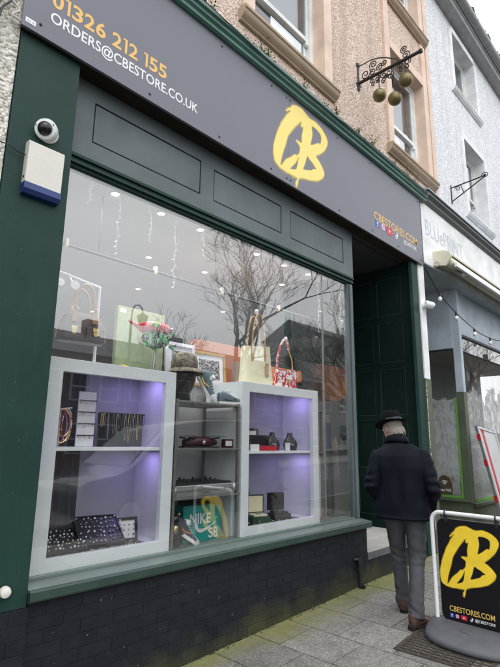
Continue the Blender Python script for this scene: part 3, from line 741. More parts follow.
# alarm box
t = thing('alarm_box', 'cream alarm box with blue lower edge on the green pilaster', 'alarm box', (1.135, -.02, 3.06))
part('cover', MB().prism([(0, .075), (-.055, .068), (-.062, .34), (-.05, .352), (0, .355)], 'x', -.118, .108), 'offwhite_plastic', t)
part('strobe_cover', MB().prism([(0, .0), (-.04, .005), (-.06, .03), (-.058, .072), (0, .074)], 'x', -.12, .11), 'blue_plastic', t)
part('lock', MB().lathe([(.008, 0), (.008, -.003)], (-.12, -.03, .11), 10, 'x'), 'screw', t)
part('cable', MB().tube([(-.118, -.02, .26), (-.17, -.03, .255), (-.225, -.03, .275), (-.30, .02, .30), (-.5, .02, .34)], .004, 6), 'black', t)
# round cap low on the pilaster
t = thing('vent_cap', 'small round cream cap low on the green pilaster', 'cap', (1.185, -.02, .795))
part('cap', MB().lathe([(.030, 0), (.030, -.02), (.026, -.034), (.012, -.04)], n=20, axis='y'), 'offwhite_plastic', t, True)
part('collar', MB().lathe([(.036, 0), (.036, -.006)], n=20, axis='y'), 'green', t)
part('cable', MB().tube([(-.02, -.012, -.02), (-.035, -.01, -.07), (-.05, -.006, -.12)], .006, 6), 'green', t)
# downpipe stub at the right end of the brick wall
t = thing('drain_pipe', 'short black waste pipe stub at the end of the brick wall', 'pipe', (4.76, -.03, gz(4.76)))
part('pipe', MB().tube([(0, 0, -.01), (0, 0, .26)], .02, 14), 'black', t, True); part('socket', MB().tube([(0, 0, .23), (0, 0, .30)], .027, 14), 'black', t, True)
part('clip', MB().box(-.035, .035, .0, .03, .17, .20), 'black', t); part('foot', MB().tube([(0, 0, 0), (0, -.02, .012), (0, -.05, .012)], .022, 10), 'black', t, True)
part('elbow', MB().tube([(0, 0, .27), (-.03, .01, .275), (-.06, .03, .27)], .016, 10), 'black', t, True)

# pawnbroker bracket with three balls, standing out from the wall at X 5.25
PX = 5.25; t = thing('pawnbroker_sign', 'wrought iron scroll bracket carrying three brass balls on the peach wall', 'sign', (PX, .05, 6.43))
def L(y, z): return (0, y, z)          # y outwards negative, z up, from the arm's foot
arm = MB().tube([L(0, 0), L(-.90, -.02)], .022, 10); arm.tube([L(-.88, -.02), L(-.915, -.02)], .03, 10); part('arm', arm, 'iron', t, True)
wp = MB().box(-.02, .02, -.012, 0, -.08, .33, .004); wp.lathe([(.05, 0), (.05, -.014), (.02, -.02)], (0, 0, -.02), 14, 'y'); wp.lathe([(.04, 0), (.04, -.014)], (0, 0, .29), 14, 'y'); wp.lathe([(.03, 0), (.03, -.014)], (0, 0, -.09), 14, 'y')
part('wall_plate', wp, 'iron', t, True)
stays = MB().tube([L(*p) for p in [(y, z) for y, z in ((-.01, .28), (-.08, .26), (-.2, .262), (-.32, .225), (-.42, .17), (-.56, .07), (-.62, .0))]], .008, 6)
part('stay', stays, 'iron', t, True)
def scroll(cy_, cz, r, a0, turns, sgn=1):
    pts = []
    n = int(turns*16)
    for i in range(n+1):
        k = i/n; a = a0+sgn*2*math.pi*turns*k; rr = r*(1-.82*k); pts.append(L(cy_+rr*math.cos(a), cz+rr*math.sin(a)))
    return pts
scs = [(-.12, .085, .075, 2.6, 1.6, 1), (-.24, .17, .06, -.4, 1.5, 1), (-.33, .075, .055, 2.4, 1.6, -1), (-.22, .06, .05, 1, 1.4, 1), (-.40, .11, .045, .3, 1.4, -1),
       (-.70, .045, .055, 3.6, 1.5, -1), (-.68, .14, .05, -1.2, 1.6, 1), (-.72, -.06, .05, 1.5, 1.5, 1), (-.62, -.06, .045, 1.6, 1.5, -1),
       (-.46, -.075, .05, 1.5, 1.4, 1), (-.38, -.07, .05, 1.6, 1.4, -1), (-.47, -.15, .04, 4.4, 1.4, -1), (-.38, -.15, .04, 4.4, 1.4, 1), (-.29, -.075, .045, 1.5, 1.4, 1), (-.22, -.07, .04, 1.6, 1.4, -1), (-.29, -.12, .035, 4.4, 1.2, -1), (-.23, -.12, .035, 4.4, 1.2, 1), (-.70, -.13, .035, 4.4, 1.2, -1), (-.63, -.13, .035, 4.4, 1.2, 1)]
for s_ in scs: part('scroll', MB().tube(scroll(*s_), .0075, 6), 'iron', t, True)
for y, z in ((-.31, -.345), (-.52, -.505), (-.68, -.32)):
    bl_ = part('ball', MB().ball(L(y, z), .088, 24), 'bronze', t, 'all'); part('hook', MB().tube([L(y, z+.085), L(y, -.02)], .006, 6), 'iron', bl_, True)
part('rose', MB().lathe([(.03, -.008), (.03, .008)], L(-.42, -.11), 12, 'x'), 'iron', t)

# weeds along the cornice and window ledges
rw = random.Random(21)
def weed(x, y, z, h, i):
    mb = MB()
    for k in range(rw.randint(9, 15)):
        a = rw.uniform(0, 2*math.pi); lean = rw.uniform(.15, .8); hh = h*rw.uniform(.5, 1.1); bx_, by = rw.uniform(-.03, .03), rw.uniform(-.012, .012); pts = []
        for q in range(4):
            k_ = q/3; pts.append((bx_+math.cos(a)*lean*hh*k_*k_, by+math.sin(a)*lean*hh*k_*k_*.7, hh*k_*(1-.25*k_)))
        mb.tube(pts, [.0022, .002, .0016, .0006], 3)
        for q in (1, 2, 3):
            p_ = Vector(pts[q]); d = Vector((math.cos(a+rw.uniform(-1.5, 1.5)), math.sin(a), rw.uniform(-.2, .6)))*.022; s_ = d.cross(Vector((0, 0, 1)))*.35
            mb.add([p_, p_+d*.5+s_, p_+d, p_+d*.5-s_], [(0, 1, 2, 3)])
    o = single('weed', mb, 'weed', None, 'weed', 'weeds growing on the cornice', loc=(x, y, z)); o['label'] = 'small green weed rooted in the ledge above the grey sign'
for i, px in enumerate((196, 206, 247, 256, 259, 263, 298, 318, 330, 352, 366, 374, 388, 402, 410)):
    q = W(px, 0, -.02); r_ = (Vector((W(px, 60, -.06).x, 0, 0)))
    # solve for x on the cornice top
    lo, hi = 0., 1e3
    for _ in range(40):
        m_ = (lo+hi)/2; zt = W(px, m_, -.03).z
        if zt > 5.41: lo = m_
        else: hi = m_
    q = W(px, lo, -.03); weed(q.x, -.12+rw.uniform(-.02, .03), 5.375, rw.uniform(.10, .2), i)
mo = MB()
for i in range(260):
    x = rw.uniform(1.6, 6.8); s_ = rw.uniform(.006, .02); yy = rw.uniform(-.14, .03); mo.ball((x, yy, 5.408+(yy+.02)*.26*(yy < -.02)+s_*.2), s_, 6, (1.5, 1, .5))
o = link('ledge_moss', mo.mesh('ledge_moss', 'moss')); tag(o, 'moss and debris lying along the ledge above the grey sign', 'moss', kind='stuff')

# ================================================================== NEIGHBOUR, LEFT
nb = thing('neighbour_building', 'cream pebbledash building at the far left edge', 'building', (.5, 0, 0))
part('wall', MB().box(-6, .905, .0, .3, -.2, 12), 'pebble_cream', nb, world=True)
t = thing('rain_pipe', 'dark rain pipe at the top left corner of the photo', 'pipe', (.72, -.04, 0))
part('pipe', MB().tube([(.72, -.05, .1), (.72, -.05, 11.5)], .034, 12), 'sign_edge', t, True, True)
for z in (2.0, 4.05, 6): part('collar', MB().tube([(.72, -.05, z), (.72, -.05, z+.08)], .043, 12), 'sign_edge', t, True, True)
cb = [(.86, -.02, 4.6), (.84, -.035, 4.42), (.80, -.045, 4.34), (.87, -.05, 4.28), (.83, -.05, 4.22), (.885, -.06, 4.2)]
single('loose_cable', MB().tube(catmull(cb, 5, False), .006, 6), 'offwhite_plastic', 'loose pale cable looping beside the top left end of the grey sign', 'cable', smooth=True)
cb = [(.60, -.09, 5.2), (.70, -.09, 4.6), (.82, -.05, 4.36), (.77, -.06, 4.22), (.74, -.09, 4.05)]
single('loose_cable', MB().tube(catmull(cb, 5, False), .007, 6), 'black', 'loose black cable hanging by the rain pipe at top left', 'cable', smooth=True)

# ================================================================== NEIGHBOUR, RIGHT
wb = thing('white_building', 'white pebbledash building with sash windows and a pale shop fascia, on the right', 'building', (7.75, 0, 0))
def wpart(n, mb, mat, sm=False, par=None, label=None): return part(n, mb, mat, par or wb, sm, True, label)
NW = [(9.07, 10.33, 8.62, 9.98), (9.25, 10.40, 5.97, 7.58), (13.2, 14.4, 8.62, 9.98), (13.2, 14.4, 5.97, 7.58)]
_o = wall_with_holes('upper_wall', 7.751, 18, 5.28, 10.25, NW, .05, .3, 'pebble_white', wb); _o.location = (-7.75, 0, 0)
for i, h in enumerate(NW):
    wd = sash_window(wb, *h, .24, surround='white_render', sill='white_render', sw=.13, meet=.4); wd.location = (-7.75, 0, 0)
gp = [(.06, 10.24), (-.10, 10.24), (-.16, 10.27), (-.17, 10.36), (-.19, 10.37), (-.19, 10.46), (.06, 10.50)]
wpart('eaves_moulding', MB().prism(gp, 'x', 7.751, 18), 'gutter')
gt = MB()
gt.tube([(7.7, -.27, 10.50), (18, -.27, 10.50)], .075, 10); wpart('gutter', gt, 'gutter', True)
rf_ = link('roof', None, wb); rf_.empty_display_size = .1
wpart('roof_deck', MB().prism([(-.25, 10.53), (5, 14.4), (5, 14.2), (-.25, 10.44)], 'x', 7.751, 18), 'slate', par=rf_)
sl = MB().box(-.148, .148, -.22, .22, 0, .008).mesh('roof_slate', 'slate'); ang = math.atan2(3.87, 5.25)
for k in range(4):
    for j in range(26):
        x = 7.95+j*.3+(.15 if k % 2 else 0); d = .2+k*.24
        o = link('roof_slate', sl, rf_, (x-7.75, -.27+d*math.cos(ang), 10.545+d*math.sin(ang)), (ang-.02, 0, 0))
rm = random.Random(9); mo = MB()
for i in range(120):
    k = rm.random(); x = 9.35+k*2.2+rm.uniform(-.15, .15); yy = rm.uniform(-.27, -.12)
    mo.ball((x, yy, 10.60+rm.uniform(-.02, .14)*(1-abs(k-.5))), rm.uniform(.03, .085), 7, (1.2, 1, .8))
o = link('gutter_moss', mo.mesh('gutter_moss', 'moss')); tag(o, 'clump of green moss growing in the gutter of the white building', 'moss', kind='stuff')
# shop fascia and cornice
pr = [(.05, 5.45), (-.13, 5.42), (-.15, 5.40), (-.15, 5.37), (-.10, 5.34), (-.10, 5.29), (-.075, 5.26), (.05, 5.26)]
wpart('cornice_cap', MB().prism([(.05, 5.51), (-.05, 5.50), (-.165, 5.455), (-.165, 5.435), (.05, 5.452)], 'x', 6.88, 18), 'bluegrey')
wpart('cornice', MB().prism(pr, 'x', 6.88, 18), 'lead')
wpart('fascia_board', MB().box(6.80, 18, -.05, .15, 4.25, 5.258), 'white_render')
wpart('soffit', MB().box(6.81, 18, -.045, 1.4, 4.235, 4.249), 'bluegrey')
q = link('faded_lettering', text_mesh('BLUePRINT', 'faded_blue', 1.50, .26, -.012), wb, (6.93-7.75, -.0525, 4.735-.0), (R(90), 0, 0)); q['label'] = 'faded blue-grey lettering'
wpart('corner_strip', MB().box(6.625, 6.80, -.03, .3, 2.49, 5.2), 'white_render')
wpart('corner_strip_base', MB().box(6.627, 6.802, -.035, .3, -.1, 2.489), 'olive')
pt = MB(); rq = random.Random(4)
z = .5
while z < 2.4:
    h_ = rq.uniform(.02, .12); a_ = 6.627+rq.uniform(-.003, .004); pt.prism([(a_, z), (a_+rq.uniform(.006, .016), z+h_*.2), (a_+rq.uniform(.008, .02), z+h_*.7), (a_+.002, z+h_)], 'y', -.0362, -.0352); z += h_*rq.uniform(.7, 1.6)
wpart('peeling_paint', pt, 'white_wood')
# shopfront: post, front pane, return pane, stall risers, header panels
XA = 8.42
wpart('post_upper', MB().box(8.385, 8.49, .10, .22, 2.45, 4.234), 'bluegrey'); wpart('post_lower', MB().box(8.37, 8.505, .098, .222, .74, 2.449), 'olive')
wpart('header_panel', MB().box(8.491, 18, .16, .2, 3.47, 4.234), 'bluegrey'); wpart('header_panel', MB().box(8.36, 8.40, .221, 1.4, 3.20, 4.234), 'bluegrey')
wpart('head_rail', MB().box(8.491, 18, .13, .19, 3.43, 3.469), 'black'); wpart('head_rail', MB().box(8.352, 8.395, .221, 1.4, 3.17, 3.199), 'black')
wpart('back_wall', MB().box(6.81, 8.36, 1.4, 1.45, .2, 4.23), 'olive')
wpart('stall_riser', MB().box(8.50, 18, .13, .3, 0, .615), 'olive'); wpart('stall_riser', MB().box(8.345, 8.49, .13, 1.4, 0, .70), 'olive')
wpart('sill', MB().box(8.523, 18, .07, .3, .62, .665), 'olive'); wpart('sill', MB().box(8.29, 8.48, .07, 1.4, .702, .738), 'olive')
wpart('riser_panel', MB().box(8.335, 8.344, .25, .85, .2, .62), 'olive')
wpart('step', MB().box(6.81, 8.34, .02, 1.4, 0, .33), 'slab_base')
for k in range(4): wpart('mullion', MB().box(10.9+k*2, 10.96+k*2, .13, .19, .67, 3.43), 'bluegrey')
wpart('pane', MB().box(8.506, 18, .165, .171, .668, 3.429), 'glass'); wpart('pane', MB().box(8.372, 8.378, .223, 1.39, .742, 3.168), 'glass')
wpart('whiting', MB().quad((8.524, .176, .668), (18, .176, .668), (18, .176, 3.42), (8.524, .176, 3.42)), 'whitewash', label='white paint swirls daubed on the window')
wpart('whiting', MB().quad((8.383, .224, .742), (8.383, 1.39, .742), (8.383, 1.39, 3.16), (8.383, .224, 3.16)), 'whitewash', label='white paint swirls daubed on the window')
tp = MB(); tp.box(8.366, 8.371, .225, .252, .745, 2.36); tp.box(8.366, 8.371, .253, 1.3, .745, .78); wpart('masking_tape', tp, 'tape_green', label='bright green masking tape along the pane edge')
tp = MB().box(8.53, 12, .158, .164, .67, .715); wpart('masking_tape', tp, 'tape_green', label='bright green masking tape along the pane edge')
# sticker "Free Wifi"
wpart('sticker', MB().prism([(.40, .80), (.64, .80), (.64, .97), (.60, 1.06), (.52, 1.10), (.44, 1.06), (.40, .97)], 'x', 8.3655, 8.3695), 'sticker_brown', label='brown free wifi sticker')
fw = link('sticker_lettering', text_mesh('Free Wifi', 'white', .19, .045, .01), wb, (8.3645-7.75, .615, .835), (R(90), 0, R(-90)))
wf = MB()
for r_, w_ in ((.075, .012), (.05, .012), (.025, .012)):
    pts = [(8.364, .52+r_*math.sin(a), .935+r_*math.cos(a)) for a in [R(-42+84*i/8) for i in range(9)]]
    for p_, q_ in zip(pts, pts[1:]):
        d = (Vector(p_)-Vector((8.364, .52, .935))).normalized()*w_; e = (Vector(q_)-Vector((8.364, .52, .935))).normalized()*w_
        wf.quad(p_, q_, Vector(q_)-e, Vector(p_)-d)
wpart('wifi_mark', wf, 'white')
# stuff inside the vacant shop
wpart('inner_partition', MB().box(8.6, 18, 3.0, 3.05, .2, 4.2), 'inner_wall'); wpart('inner_floor', MB().box(8.5, 18, .3, 3, .2, .3), 'wood_floor'); wpart('inner_ceiling', MB().box(8.41, 18, .25, 3, 3.9, 3.95), 'inner_wall')
for k, (x, y, s_) in enumerate(((9.0, .55, .3), (9.5, .7, .38), (9.2, .9, .3))): single('cardboard_box', MB().box(x-s_/2, x+s_/2, y-.15, y+.15, .301, .301+s_*1.9, .004), 'tan_leather', ['cardboard box nearest the post behind the whitewashed window', 'larger cardboard box behind the whitewashed window', 'cardboard box deepest inside the whitewashed shop'][k], 'box')
# awning cassette
t = thing('awning_cassette', 'rolled-up cream awning on arms below the pale fascia, at right', 'awning', (7.2, -.05, 4.33))
part('roll', MB().tube([(7.22, -.20, 4.36), (12.5, -.20, 4.36)], .085, 20), 'cream_awning', t, True, True)
part('hood', MB().prism([(-.05, 4.52), (-.22, 4.50), (-.29, 4.45), (-.285, 4.43), (-.21, 4.478), (-.05, 4.495)], 'x', 7.16, 12.5), 'cream_awning', t, False, True)
part('front_bar', MB().box(7.35, 12.5, -.33, -.28, 4.26, 4.34, .012), 'white_gloss', t, False, True)
part('bracket', MB().prism([(-.05, 4.5), (-.30, 4.46), (-.33, 4.36), (-.24, 4.24), (-.05, 4.28)], 'x', 7.13, 7.159), 'cream_awning', t, False, True)
part('crank_eye', MB().tube([(7.08, -.12+.04*math.cos(a), 4.27+.04*math.sin(a)) for a in [i*.6 for i in range(10)]], .008, 6), 'steel', t, True, True)
part('arm', MB().tube([(7.2, -.1, 4.29), (7.75, -.26, 4.255)], .022, 8), 'steel', t, True, True); part('elbow', MB().box(7.70, 7.80, -.29, -.23, 4.225, 4.275, .01), 'steel', t, False, True)
# security camera on the white strip
c = Vector((6.71, -.03, 3.56)); t = thing('security_camera', 'white bullet security camera on the white strip right of the door', 'camera', c)
part('mount', MB().lathe([(.055, 0), (.055, -.02), (.03, -.035)], n=20, axis='y'), 'white_gloss', t, True)
part('housing', MB().lathe([(.04, -.05), (.052, -.03), (.052, .07), (.046, .085)], n=20, axis='x').xf(Matrix.Translation((0, -.075, 0)) @ Matrix.Rotation(R(-28), 4, 'Z') @ Matrix.Rotation(R(8), 4, 'Y')), 'white_gloss', t, True)
part('lens', MB().ball((.09, 0, 0), .037, 16).xf(Matrix.Translation((0, -.075, 0)) @ Matrix.Rotation(R(-28), 4, 'Z') @ Matrix.Rotation(R(8), 4, 'Y')), 'black_gloss', t, 'all')
# wall bracket on the white building
bx = 8.40; t = thing('hanging_bracket', 'empty black iron sign bracket on the white pebbledash wall', 'bracket', (bx, .05, 6.0))
part('back_bar', MB().box(-.015, .015, -.012, 0, -.17, .20), 'iron', t)
part('arm', MB().tube([(0, 0, .14), (0, -.62, .17)], .012, 8), 'iron', t, True); part('brace', MB().tube([(0, 0, -.13), (0, -.6, .155)], .011, 8), 'iron', t, True)
part('rung', MB().tube([(0, -.18, .145), (0, -.22, -.02)], .008, 6), 'iron', t); part('scroll', MB().tube([(0, -.60+.06*(1-i/22)*math.cos(i*.5), .175+.06*(1-i/22)*math.sin(i*.5)) for i in range(20)], .008, 6), 'iron', t, True)
part('scroll', MB().tube([(0, -.12+.05*(1-i/22)*math.cos(i*.5), .09+.05*(1-i/22)*math.sin(i*.5)) for i in range(20)], .007, 6), 'iron', t, True)
# string of festoon bulbs
t = thing('festoon_lights', 'black festoon cable with bulbs hung under the pale awning', 'string lights', (6.85, 0, 4.1))
cp = [Vector(p) for p in ((6.83, -.04, 4.17), (7.3, -.02, 3.93), (7.8, .0, 3.78), (8.6, .0, 3.62), (9.4, .02, 3.56), (10.4, .02, 3.62), (11.5, .0, 3.9))]
part('cable', MB().tube(catmull([tuple(p) for p in cp], 6, False), .008, 6), 'black', t, True, True)
cc = catmull([tuple(p) for p in cp], 6, False)
for k in (7, 14, 20, 26): 
    p_ = cc[k]; s_ = part('socket', MB().tube([p_, p_-Vector((0, 0, .06))], .018, 10), 'black', t, True, True); part('bulb', MB().ball(p_-Vector((0, 0, .09)), .032, 12, (1, 1, 1.25)), 'bulb_glass', t, 'all', True)

# ================================================================== DISPLAY IN THE WINDOW
def cabinet(label, x0, x1, z0, z1, y0, dep, zs):
    t = thing('display_cabinet', label, 'cabinet', ((x0+x1)/2, y0, z0)); fw = .098
    def p(n, mb, m, **k): return part(n, mb, m, t, k.get('smooth', False), True)
    for a, b_, c, d in ((x0, x0+fw, z0, z1), (x1-fw, x1, z0, z1)): p('frame_stile', MB().box(a, b_, y0, y0+.045, c, d, .004), 'cabinet_white')
    for c, d in ((z0, z0+fw), (z1-fw*.95, z1)): p('frame_rail', MB().box(x0+fw-.001, x1-fw+.001, y0+.0012, y0+.044, c+.0012, d-.0012, .004), 'cabinet_white')
    p('side', MB().box(x0+.003, x0+.022, y0+.046, y0+dep, z0, z1), 'cabinet_white'); p('side', MB().box(x1-.022, x1-.003, y0+.046, y0+dep, z0, z1), 'cabinet_in')
    p('top', MB().box(x0+.023, x1-.023, y0+.046, y0+dep, z1-.02, z1-.001), 'cabinet_white'); p('base', MB().box(x0+.023, x1-.023, y0+.046, y0+dep, z0, z0+.08), 'cabinet_in')
    p('back', MB().box(x0+.5*(x1-x0), x1-.023, y0+dep-.02, y0+dep-.002, z0+.081, z1-.021), 'cabinet_back'); p('back_drape', MB().prism([(x0+.023+(.5*(x1-x0)-.024)*i/24, y0+dep-.012+.012*math.sin(i*1.7)) for i in range(25)]+[(x0+.5*(x1-x0)-.001, y0+dep), (x0+.023, y0+dep)], 'z', z0+.081, z1-.021), 'inner_dark')
    sh = p('shelf', MB().box(x0+.023, x1-.023, y0+.05, y0+dep-.024, zs-.012, zs+.012, .003), 'cabinet_white')
    for zz, k in ((z1-.024, .75), (zs-.014, .6)):
        if zz > zs: p('led_strip', MB().box(x0+.12, x1-.16, y0+.062, y0+.076, zz-.008, zz), 'led')
        for fx in (.84,):
            ld = bpy.data.lights.new('cabinet_led', 'AREA'); ld.shape = 'RECTANGLE'; ld.size = .10; ld.size_y = .05; ld.energy = 1.05*k; ld.color = (.48, .37, 1)
            lo = bpy.data.objects.new('cabinet_led', ld); C.objects.link(lo); lo.parent = t; lo.location = (x0+fx*(x1-x0)-(x0+x1)/2, .10+.12, zz-.012-z0)
    return t
cabL = cabinet('white framed display cabinet with purple light and ring trays, at left', 1.41, 2.455, .775, 2.135, .2, .5, 1.535)
cabR = cabinet('white framed display cabinet with purple light under the cream tote bag', 3.22, 4.392, .768, 2.143, .2, .5, 1.50)
# shelving unit between the cabinets
t = thing('shelf_unit', 'grey metal shelf unit between the two white display cabinets', 'shelves', (2.83, .22, .762))
for x in (2.49, 3.192):
    for y in (.222, .68): part('post', MB().box(x-.012, x+.012, y-.012, y+.012, .763, 1.93, .002), 'grey_metal', t, False, True)
for z in (1.915, 1.535, 1.155): part('shelf', MB().box(2.478, 3.204, .205, .69, z-.012, z+.006, .002), 'grey_metal', t, False, True)
single('back_plinth', MB().box(1.40, 4.40, .80, 1.12, .763, 2.13, .004), 'inner_wall', 'pale waist-high plinth behind the display cabinets', 'plinth')

def jewels(parent, pts, mats=('brass', 'steel', 'red_pattern', 'white_gloss'), s=.006):
    by = {}
    for i, p in enumerate(pts): by.setdefault(mats[rj.choice((0, 0, 1, 1, 2, 3)) % len(mats)], []).append(p)
    for m, ps_ in by.items():
        mb = MB()
        for p in ps_: mb.ball(p, s*rj.uniform(.7, 1.3), 6)
        o = part('jewellery', mb, m, parent, 'all'); o['kind'] = 'stuff'
rj = random.Random(13)
def ring_tray(label, loc, rz, w_, d_, tilt):
    t = thing('ring_tray', label, 'tray', loc, rz, 'ring trays in the left cabinet'); q = Matrix.Rotation(tilt, 4, 'X')
    part('pad', MB().box(-w_/2, w_/2, 0, d_, .012, .03, .004).xf(q), 'black', t); fr = MB()
    for a in ((-w_/2-.01, -w_/2, -.01, d_+.01), (w_/2, w_/2+.01, -.01, d_+.01), (-w_/2, w_/2, -.01, -.0005), (-w_/2, w_/2, d_+.0005, d_+.01)): fr.box(a[0], a[1], a[2], a[3], .005, .036)
    part('rim', fr.xf(q), 'black', t)
    jewels(t, [q @ Vector((-w_/2+.02+(w_-.04)*i/8+rj.uniform(-.013, .013), .02+(d_-.04)*j/5+rj.uniform(-.012, .012), .036)) for i in range(10) for j in range(6)], ('steel', 'white_gloss', 'brass', 'steel'), .0075)
ring_tray('flat black tray of rings at the left of the cabinet floor', (1.66, .27, .862), 0, .30, .24, R(22))
ring_tray('tilted black tray of rings overlapping its neighbour in the left cabinet', (1.95, .30, .875), R(-10), .30, .25, R(36))
t = thing('chain_tray', 'low black strip of fine chains across the left cabinet floor', 'tray', (1.93, .265, .856)); part('pad', MB().box(-.36, .36, -.02, .40, 0, .008), 'black', t)
jewels(t, [(rj.uniform(-.34, .34), rj.uniform(-.015, .38), .011) for i in range(260)], ('steel', 'brass', 'steel', 'white_gloss'), .0045)
def frame_thing(name, label, c, w_, h_, fmat, pmat, fw=.025, mount=0, rz=0, tilt=0, cat='picture', group=None):
    t = thing(name, label, cat, c, rz, group); q = Matrix.Rotation(tilt, 4, 'X')
    for a in ((-w_/2, w_/2, 0, fw), (-w_/2, w_/2, h_-fw, h_)): part('frame_rail', MB().box(a[0], a[1], -.012, .012, a[2], a[3], .003).xf(q), fmat, t)
    for a in ((-w_/2, -w_/2+fw), (w_/2-fw, w_/2)): part('frame_stile', MB().box(a[0], a[1], -.0115, .0115, fw+.0005, h_-fw-.0005, .003).xf(q), fmat, t)
    part('mount', MB().box(-w_/2+fw, w_/2-fw, .0, .008, fw, h_-fw).xf(q), 'cabinet_in', t)
    m = fw+mount; part('print', MB().box(-w_/2+m, w_/2-m, -.003, -.0005, m, h_-m).xf(q), pmat, t); return t
t = frame_thing('earring_display', 'black framed card of small earrings on the left cabinet floor', (2.19, .42, .857), .24, .17, 'black', 'white', .022, 0, R(-8), R(-10), 'display')
jewels(t, [(-.08+.04*i, -.012+.03*0-.02*j*.0, .05+.035*j) for i in range(5) for j in range(3)], ('black', 'grey_metal', 'black', 'black'), .007)
# necklaces and chains in the upper half
def chain_loop(c, w_, h_, r=.0035, rz=0):
    return [(c[0]+w_*math.sin(a)*math.cos(rz), c[1]+w_*math.sin(a)*math.sin(rz), c[2]-h_*(1-math.cos(a))/2) for a in [2*math.pi*i/22 for i in range(22)]]
t = thing('necklace_stand', 'clear stand draped with pink and gold bead necklaces in the left cabinet', 'necklaces', (1.62, .42, 1.548))
part('stand', MB().tube([(0, 0, 0), (0, 0, .26)], .006, 8), 'steel', t); part('stand_bar', MB().tube([(-.07, 0, .25), (.08, 0, .27)], .006, 8), 'steel', t)
for k, (dx, w_, h_, m) in enumerate(((-.04, .04, .20, 'red_pattern'), (-.01, .055, .23, 'insta_pink'), (.02, .05, .19, 'brass'), (.04, .035, .22, 'red_pattern'), (.0, .065, .235, 'brass'))):
    part('necklace', MB().tube(chain_loop((dx, -.012-.004*k, .26), w_, h_), .0036, 5, True), m, t, True)
t = thing('earring_rack', 'white card column hung with earrings in the left cabinet', 'display', (1.85, .48, 1.548)); part('card', MB().box(-.07, .07, 0, .012, 0, .40, .003), 'white', t)
for j in range(4): part('bar', MB().tube([(-.07, -.01, .08+.085*j), (.07, -.01, .08+.085*j)], .004, 6), 'black', t); jewels(t, [(-.06+.018*i, -.013, .065+.085*j+rj.uniform(-.01, 0)) for i in range(7)], s=.005)
t = thing('chain_rack', 'black bar hung with long gold and silver chains in the left cabinet', 'display', (2.15, .46, 1.548)); part('backboard', MB().box(-.2, .2, .02, .03, 0, .25), 'black', t)
part('bar', MB().tube([(-.2, 0, .25), (.2, 0, .25)], .006, 8), 'black', t)
for i in range(15):
    x = -.19+.027*i; part('chain', MB().tube(chain_loop((x+rj.uniform(-.006, .006), -.008, .25), rj.uniform(.004, .012), rj.uniform(.08, .22)), .0019, 4, True), rj.choice(('brass', 'steel', 'grey_metal', 'iron')), t)
def bust(label, loc, s, mat='black'):
    t = thing('necklace_bust', label, 'bust', loc, R(rj.uniform(-25, -10)))
    part('form', MB().loft([((0, 0, 0), (.07*s, 0, 0), (0, .04*s, 0)), ((0, 0, .05*s), (.085*s, 0, 0), (0, .045*s, 0)), ((0, .005, .10*s), (.075*s, 0, 0), (0, .035*s, 0)), ((0, .01, .135*s), (.035*s, 0, 0), (0, .025*s, 0)), ((0, .012, .18*s), (.026*s, 0, 0), (0, .024*s, 0))], 16), mat, t, 'all')
    part('necklace', MB().tube([(.045*s*math.sin(a), -.02*s-.03*s*(1-abs(math.sin(a))), .16*s-.10*s*(1+math.cos(a))/2) for a in [math.pi*(-.75+1.5*i/12)+0 for i in range(13)]], .003, 5), 'steel', t); part('pendant', MB().ball((0, -.052*s, .055*s), .008, 8), 'steel', t, 'all'); return t
zR = 1.513
bust('black necklace bust with silver pendant beside the framed card, right cabinet', (3.90, .42, zR), 1.0); bust('rounder black necklace bust nearest the purple wall, right cabinet', (4.16, .40, zR), 1.0)
t = frame_thing('ring_card', 'black framed jewellery card standing in the right cabinet', (3.68, .55, zR), .26, .22, 'black', 'white', .025, 0, R(-12), R(-8), 'display')
t = thing('jewellery_case', 'open black case with red lining in the right cabinet', 'case', (3.72, .40, zR), R(-10)); part('tray', MB().box(-.13, .13, -.07, .07, 0, .045, .004), 'red', t); part('lid', MB().box(-.13, .13, .06, .072, .046, .15, .004), 'black', t)
t = thing('price_card', 'small white card at the left of the right cabinet shelf', 'card', (3.50, .30, zR)); part('card', MB().box(-.06, .06, -.003, .003, 0, .06), 'white', t); part('foot', MB().box(-.06, .06, .004, .04, 0, .004), 'white', t)
t = thing('price_card', 'small grey framed tag between the black busts, right cabinet', 'card', (4.03, .33, zR)); part('card', MB().box(-.035, .035, -.003, .003, 0, .075), 'cabinet_in', t); part('border', MB().box(-.042, .042, .0032, .006, 0, .082), 'grey_metal', t)
t = thing('silver_vase', 'bundle of silver bangles at the left of the right cabinet', 'bangles', (3.45, .45, zR))
for k in range(6): part('bangle', MB().tube([(.045*math.cos(a), .045*math.sin(a)*.6+rj.uniform(-.002, .002), .02+.03*k+.045*(.5+.5*math.sin(a+k))) for a in [2*math.pi*i/18 for i in range(18)]], .006, 5, True), 'steel', t, True)
part('spindle', MB().tube([(0, 0, 0), (0, 0, .26)], .012, 8), 'steel', t)
def watch_box(label, loc, rz, inner, outer, s=1):
    t = thing('watch_box', label, 'box', loc, rz); part('base', MB().box(-.075*s, .075*s, -.06*s, .06*s, 0, .05*s, .004), outer, t); part('cushion', MB().box(-.06*s, .06*s, -.05*s, .05*s, .0505*s, .065*s, .01), inner, t)
    part('lid', MB().box(-.075*s, .075*s, .045*s, .065*s, .066*s, .20*s, .004), outer, t); part('lid_lining', MB().box(-.062*s, .062*s, .038*s, .0448*s, .075*s, .19*s), inner, t); part('watch', MB().lathe([(.02*s, 0), (.02*s, .008)], (0, -.01, .067*s), 14, 'z'), 'steel', t)
M('deep_green', (.02, .06, .03), .5)
watch_box('open green watch box with cream lining, right cabinet', (3.62, .36, .85), R(-18), 'cream_leather', 'deep_green', 1.25); watch_box('open black watch box on the right cabinet floor', (3.93, .36, .85), R(-18), 'black', 'black', 1.25)
